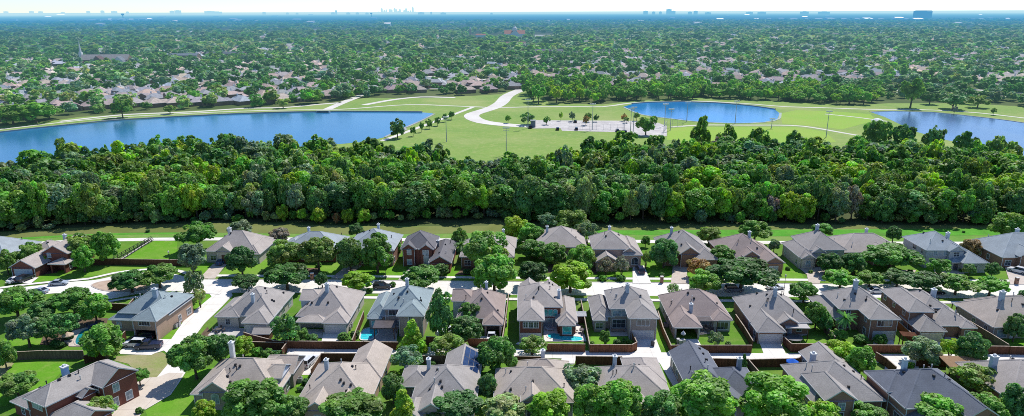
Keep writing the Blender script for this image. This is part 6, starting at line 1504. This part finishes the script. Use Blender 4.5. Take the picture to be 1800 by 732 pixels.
for X, Y, px_, py_ in A[:292]:
    r_ = rng.uniform(4.4, 8.6); h_ = r_ * rng.uniform(1.25, 1.6)
    o = link('suburban_tree', rng.choice(MC), None, (X, Y, h_ * .55), rng.uniform(0, 6.28)); o.scale = (r_, r_, h_ * .5); o.color = scol(X, Y)
    tag(o, 'rounded garden tree among the houses of the suburb beyond the lakes', 'tree', 'garden trees of the suburb beyond the lakes')
LOD = [[mini_crown(300 + k, n, ls) for k in range(5)] for n, ls in ((170, .26), (60, .42), (26, .62))]
mv, mt = [], []
def mass(points, lod, rr, hk=(.42, .6)):
    for X, Y, px_, py_ in points:
        v, tn = rng.choice(LOD[lod]); r_ = rng.uniform(*rr); h_ = r_ * rng.uniform(*hk); a = rng.uniform(0, 6.28); ca, sa = math.cos(a), math.sin(a)
        q = np.stack([(v[:, 0] * ca - v[:, 1] * sa) * r_ + X, (v[:, 0] * sa + v[:, 1] * ca) * r_ + Y, v[:, 2] * h_ + h_ * 1.15], 1)
        mv.append(q); mt.append(tn * np.array(scol(X, Y)[:3]))
mass(A[292:], 0, (4.8, 9.5), (.6, .8))
mass(suburb_points(4200, 1150, 2300, 13), 1, (6.5, 14), (.45, .62))
mass(suburb_points(5600, 2300, 5200, 18.0), 2, (8, 17), (.3, .45))
V, T_ = np.concatenate(mv), np.concatenate(mt)
o = link('suburb_treetops', leaf_mesh('suburb_treetops', V, T_, LEAFM)); o['kind'] = 'stuff'; o['label'] = 'endless treetops of the suburb fading into blue haze'
print('mass leaves', len(T_))

# ---- landmarks in the distance
def far_box(mb, x0, x1, y0, y1, z0, z1, m=0): mb.box(x0, x1, y0, y1, z0, z1, m)
def gable(wg, r, wm, rc, k=''):
    wb, rb, tb, sb = MB(), MB(), MB(), MB(); add_walls(wb, wg); add_roof(rb, tb, sb, wg); wb.build('wall', wm, r); ro = rb.build('roof', [HROOF, HROOF], r); ro.color = (*rc, 1)
o = G(178, 116); r = thing('church', 'long grey roofed church with thin white spire in the left suburb', 'church', (o.x, o.y, 0), R(4))
gable((-28, 36, 0, 18, 8, 'EW', .75), r, HWALL, (.42, .38, .37)); gable((-36, -22, -10, 6, 6, 'S', .85), r, HWALL, (.17, .10, .10)); gable((-6, 8, -12, 6, 7, 'S', .95), r, HWALL, (.17, .10, .11)); gable((22, 34, -10, 6, 7, 'S', .95), r, HWHITE, (.22, .24, .28)); gable((9, 20, -9, 2, 5, 'S', .8), r, HWALL, (.18, .17, .2)); gable((36, 50, -8, 8, 5, 'E', .7), r, HWALL, (.2, .2, .22))
mb = MB(); mb.box(-32, -28, 8, 12, 8, 18); mb.tube([(-30, 10, 18), (-30, 10, 34)], [2.0, .1], 6); mb.build('spire', HWHITE, r)
o = G(905, 68); r = thing('domed_church', 'red roofed church with white dome in the middle distance', 'church', (o.x, o.y, 0), R(2))
gable((-28, 28, 0, 30, 12, 'EW', .6), r, HWHITE, (.55, .22, .15)); gable((-10, 10, -10, 20, 14, 'S', .8), r, HWHITE, (.55, .22, .15)); mb = MB(); mb.tube([(0, 12, 20), (0, 12, 24), (0, 12, 28), (0, 12, 31), (0, 12, 36)], [7, 7, 5.5, 2.2, .2], 12); mb.build('dome', HWHITE, r)
o = G(827, 66); r = thing('bell_tower', 'pale slim bell tower west of the red roofed church', 'tower', (o.x, o.y, 0)); mb = MB(); mb.box(-2.6, 2.6, -2.6, 2.6, 0, 22); mb.build('shaft', mat_noise('hazy_terracotta', (.50, .34, .28), (.6, .42, .35), .1, .9, haze=True), r); mb = MB(); mb.tube([(0, 0, 22), (0, 0, 25), (0, 0, 29)], [3, 2.4, .2], 8); mb.build('belfry', HWHITE, r)
o = G(845, 66); r = thing('parish_hall', 'low red roofed hall between the bell tower and church', 'hall', (o.x, o.y, 0)); gable((-14, 14, 0, 14, 6, 'EW', .5), r, HWHITE, (.55, .22, .15))
for px_, py_, w_, d_, h_, lab, rc in ((958, 72, 50, 30, 8, 'white flat school building right of the red roofed church', (.62, .62, .62)), (975, 74.5, 60, 20, 6, 'long pale wing in front of the white school building', (.5, .5, .5)), (1040, 82, 30, 14, 9, 'cream building with pale gables, western of two in the middle suburb', (.4, .38, .36)), (1065, 82, 42, 14, 8, 'cream building with pale gables, eastern of two in the middle suburb', (.4, .38, .36)), (890, 84, 80, 16, 8, 'long reddish apartment building below the red roofed church', (.30, .18, .17)), (965, 100, 46, 14, 9, 'dark roofed apartment building in the middle suburb', (.16, .16, .19)), (322, 106, 44, 14, 7, 'blue-grey roofed row building right of the spire church', (.22, .25, .3)), (395, 104, 60, 14, 8, 'dark gabled row building in the left suburb', (.15, .17, .21)), (1455, 66, 60, 20, 7, 'long dull roofed building in the right suburb', (.3, .26, .26)), (1540, 61, 26, 18, 8, 'small white roofed hall far in the right suburb', (.62, .62, .62)), (1365, 60, 16, 16, 12, 'small white domed tank building in the right suburb', (.7, .7, .7))):
    o = G(px_, py_); r = thing('low_building', lab, 'building', (o.x, o.y, 0), R(rng.uniform(-4, 4))); gable((-w_ / 2, w_ / 2, 0, d_, h_, 'EW', .4), r, HWHITE if rc[0] > .35 else HWALL, rc)
    mb = MB()
    for k in range(int(w_ / 5)): x = -w_ / 2 + 2.5 + k * 5; mb.poly([(x - 1, -.08, h_ * .35), (x + 1, -.08, h_ * .35), (x + 1, -.08, h_ * .75), (x - 1, -.08, h_ * .75)])
    mb.build('window', HDARK, r)
for px_, w_, lab in ((314, 56, 'western of two low white domed roofs in the left distance'), (343, 48, 'eastern of two low white domed roofs in the left distance')):
    o = G(px_, 60); r = thing('domed_hall', lab, 'hall', (o.x, o.y, 0)); mb = MB(); k_ = w_ / 2; mb.tube([(0, 0, 3), (0, 0, 5), (0, 0, 8), (0, 0, 10), (0, 0, 10.6)], [k_, k_ * .9, k_ * .66, k_ * .34, .5], 20); mb.build('dome', HWHITE, r); mb = MB(); mb.tube([(0, 0, 0), (0, 0, 3)], [k_ * .98, k_ * .98], 20); mb.build('wall', HWALL, r)
for px_, top, by, lab in ((653, 23.5, 32, 'water tower with a flared tank on the horizon near the skyline'), (217, 25, 36, 'water tower with a broad tank on the left horizon')):
    o = G(px_, by); s = (by - top) * o.y / F; r = thing('water_tower', lab, 'water tower', (o.x, o.y, 0)); mb = MB(); mb.tube([(0, 0, 0), (0, 0, s * .72)], [s * .06, s * .055], 10); mb.build('shaft', HDARK, r); mb = MB(); mb.tube([(0, 0, s * .7), (0, 0, s * .82), (0, 0, s * .95), (0, 0, s)], [s * .08, s * .22, s * .24, s * .12], 14); mb.build('tank', HDARK, r)
o = G(1628, 33); r = thing('office_block', 'big dark blue glass office block on the right horizon', 'office block', (o.x, o.y, 0), R(6)); k_ = o.y / F; mb = MB(); mb.box(-12 * k_, 0, 0, 18 * k_, 0, 12.6 * k_); mb.box(.1, 12 * k_, 3 * k_, 18 * k_, 0, 12.0 * k_); mb.build('tower', mat_noise('blue_curtain_wall', (.01, .05, .12), (.015, .07, .16), .05, .3, haze=True), r); mb = MB(); mb.box(-11 * k_, 11 * k_, 4 * k_, 15 * k_, 12.7 * k_, 13.4 * k_); mb.build('roof_plant', HDARK, r)
SKYL = [(667, 21, 3), (672, 15.5, 3), (676, 18.5, 3), (679, 17.5, 2), (683, 17, 3.2), (688, 17.5, 2.4), (692, 15.2, 3.2), (695, 19, 3), (698, 17, 2), (702, 20, 3.4), (705, 16.4, 2.6), (709, 18.4, 3), (714, 15.8, 3.4), (718, 20, 3), (721, 19, 2.6), (725.5, 13, 2.6), (730, 21, 4)]
for px_, top, w_ in SKYL:
    by = 24.0; o = G(px_, by); k_ = o.y / F; r = thing('skyscraper', 'pale hazy tower in the downtown cluster on the horizon' if top > 13.5 else 'tallest and thinnest hazy tower of the downtown cluster', 'skyscraper', (o.x, o.y + rng.uniform(-300, 300), 0), 0, 'hazy downtown towers' if top > 13.5 else None); h_ = (by - top) * k_; mb = MB(); mb.box(-w_ / 2 * k_, w_ / 2 * k_, 0, w_ * k_, 0, h_ * .8); mb.box(-w_ * .36 * k_, w_ * .36 * k_, w_ * .2 * k_, w_ * .8 * k_, h_ * .8 + .1, h_); mb.build('tower', HDARK, r)
FB = [(10, 19.5, 6), (55, 19, 6), (71, 19.5, 6), (110, 21, 5), (155, 19, 5), (180, 18, 5), (200, 19, 8), (224, 20, 4), (302, 18.5, 6), (312, 17.5, 9), (367, 19, 14), (380, 20, 14), (464, 21, 5), (505, 22, 4), (522, 22.5, 4), (591, 17.5, 3), (585, 21.5, 6), (612, 22, 6), (628, 22, 5), (645, 22.5, 5), (740, 21.5, 10), (758, 20.5, 3), (779, 22.2, 9), (864, 23, 4), (1135, 18.5, 7), (1149, 20, 5), (1161, 20, 4), (1176, 15, 8), (1184, 18.5, 6), (1213, 20.5, 6), (1223, 18.5, 6), (1245, 21.5, 9), (1318, 21, 10), (1340, 21, 12), (1415, 20, 12), (1450, 20.5, 16)]
for px_, top, w_ in FB:
    by = 26.5; o = G(px_, by); k_ = o.y / F; r = thing('distant_office', 'blue hazy mid-rise office block standing alone on the flat horizon', 'office block', (o.x, o.y, 0), 0, 'hazy office blocks along the horizon'); h_ = (by - top) * k_ * .8; mb = MB(); mb.box(-w_ / 2 * k_, w_ / 2 * k_, 0, w_ * .6 * k_, 0, h_); mb.box(-w_ * .2 * k_, w_ * .2 * k_, w_ * .1 * k_, w_ * .4 * k_, h_ + .1, h_ + 6); mb.build('tower', HDARK, r)
HBRIGHT = mat_noise('bright_membrane_roof', (.85, .86, .88), (.92, .93, .95), .01, .5)
for k in range(64):
    px_ = rng.uniform(-20, 1820); py_ = rng.uniform(25.5, 38) if k < 52 else rng.uniform(38, 46)
    if k < 12: px_, py_ = 150 + k * 10, 37.5 - k * .15
    if 12 <= k < 26: px_, py_ = 1330 + (k - 12) * 22, 36.5 + rng.uniform(-.5, .5)
    o = G(px_, py_); d_ = o.y; w_ = rng.uniform(.004, .012) * d_; h_ = rng.uniform(10, 14); D_ = w_ * rng.uniform(.5, .9); e_ = h_ + min(16, D_ * .14)
    r = thing('warehouse', 'low white roofed warehouse on the hazy plain before the horizon', 'warehouse', (o.x, o.y, 0), R(rng.uniform(-8, 8)), 'white warehouses on the far plain'); mb = MB(); a_ = w_ / 2; mb.poly([(-a_, 0, 0), (a_, 0, 0), (a_, 0, h_), (-a_, 0, h_)]); mb.poly([(a_, 0, 0), (a_, D_, 0), (a_, D_, e_), (a_, 0, h_)]); mb.poly([(-a_, D_, 0), (-a_, 0, 0), (-a_, 0, h_), (-a_, D_, e_)]); mb.poly([(a_, D_, 0), (-a_, D_, 0), (-a_, D_, e_), (a_, D_, e_)]); mb.build('wall', HWHITE, r); mb = MB(); mb.poly([(-a_ - .6, -.6, h_ + .05), (a_ + .6, -.6, h_ + .05), (a_ + .6, D_ + .6, e_ + .1), (-a_ - .6, D_ + .6, e_ + .1)]); mb.build('roof', HBRIGHT if rng.random() < .3 else HWHITE, r)
print('objects', len(bpy.data.objects))
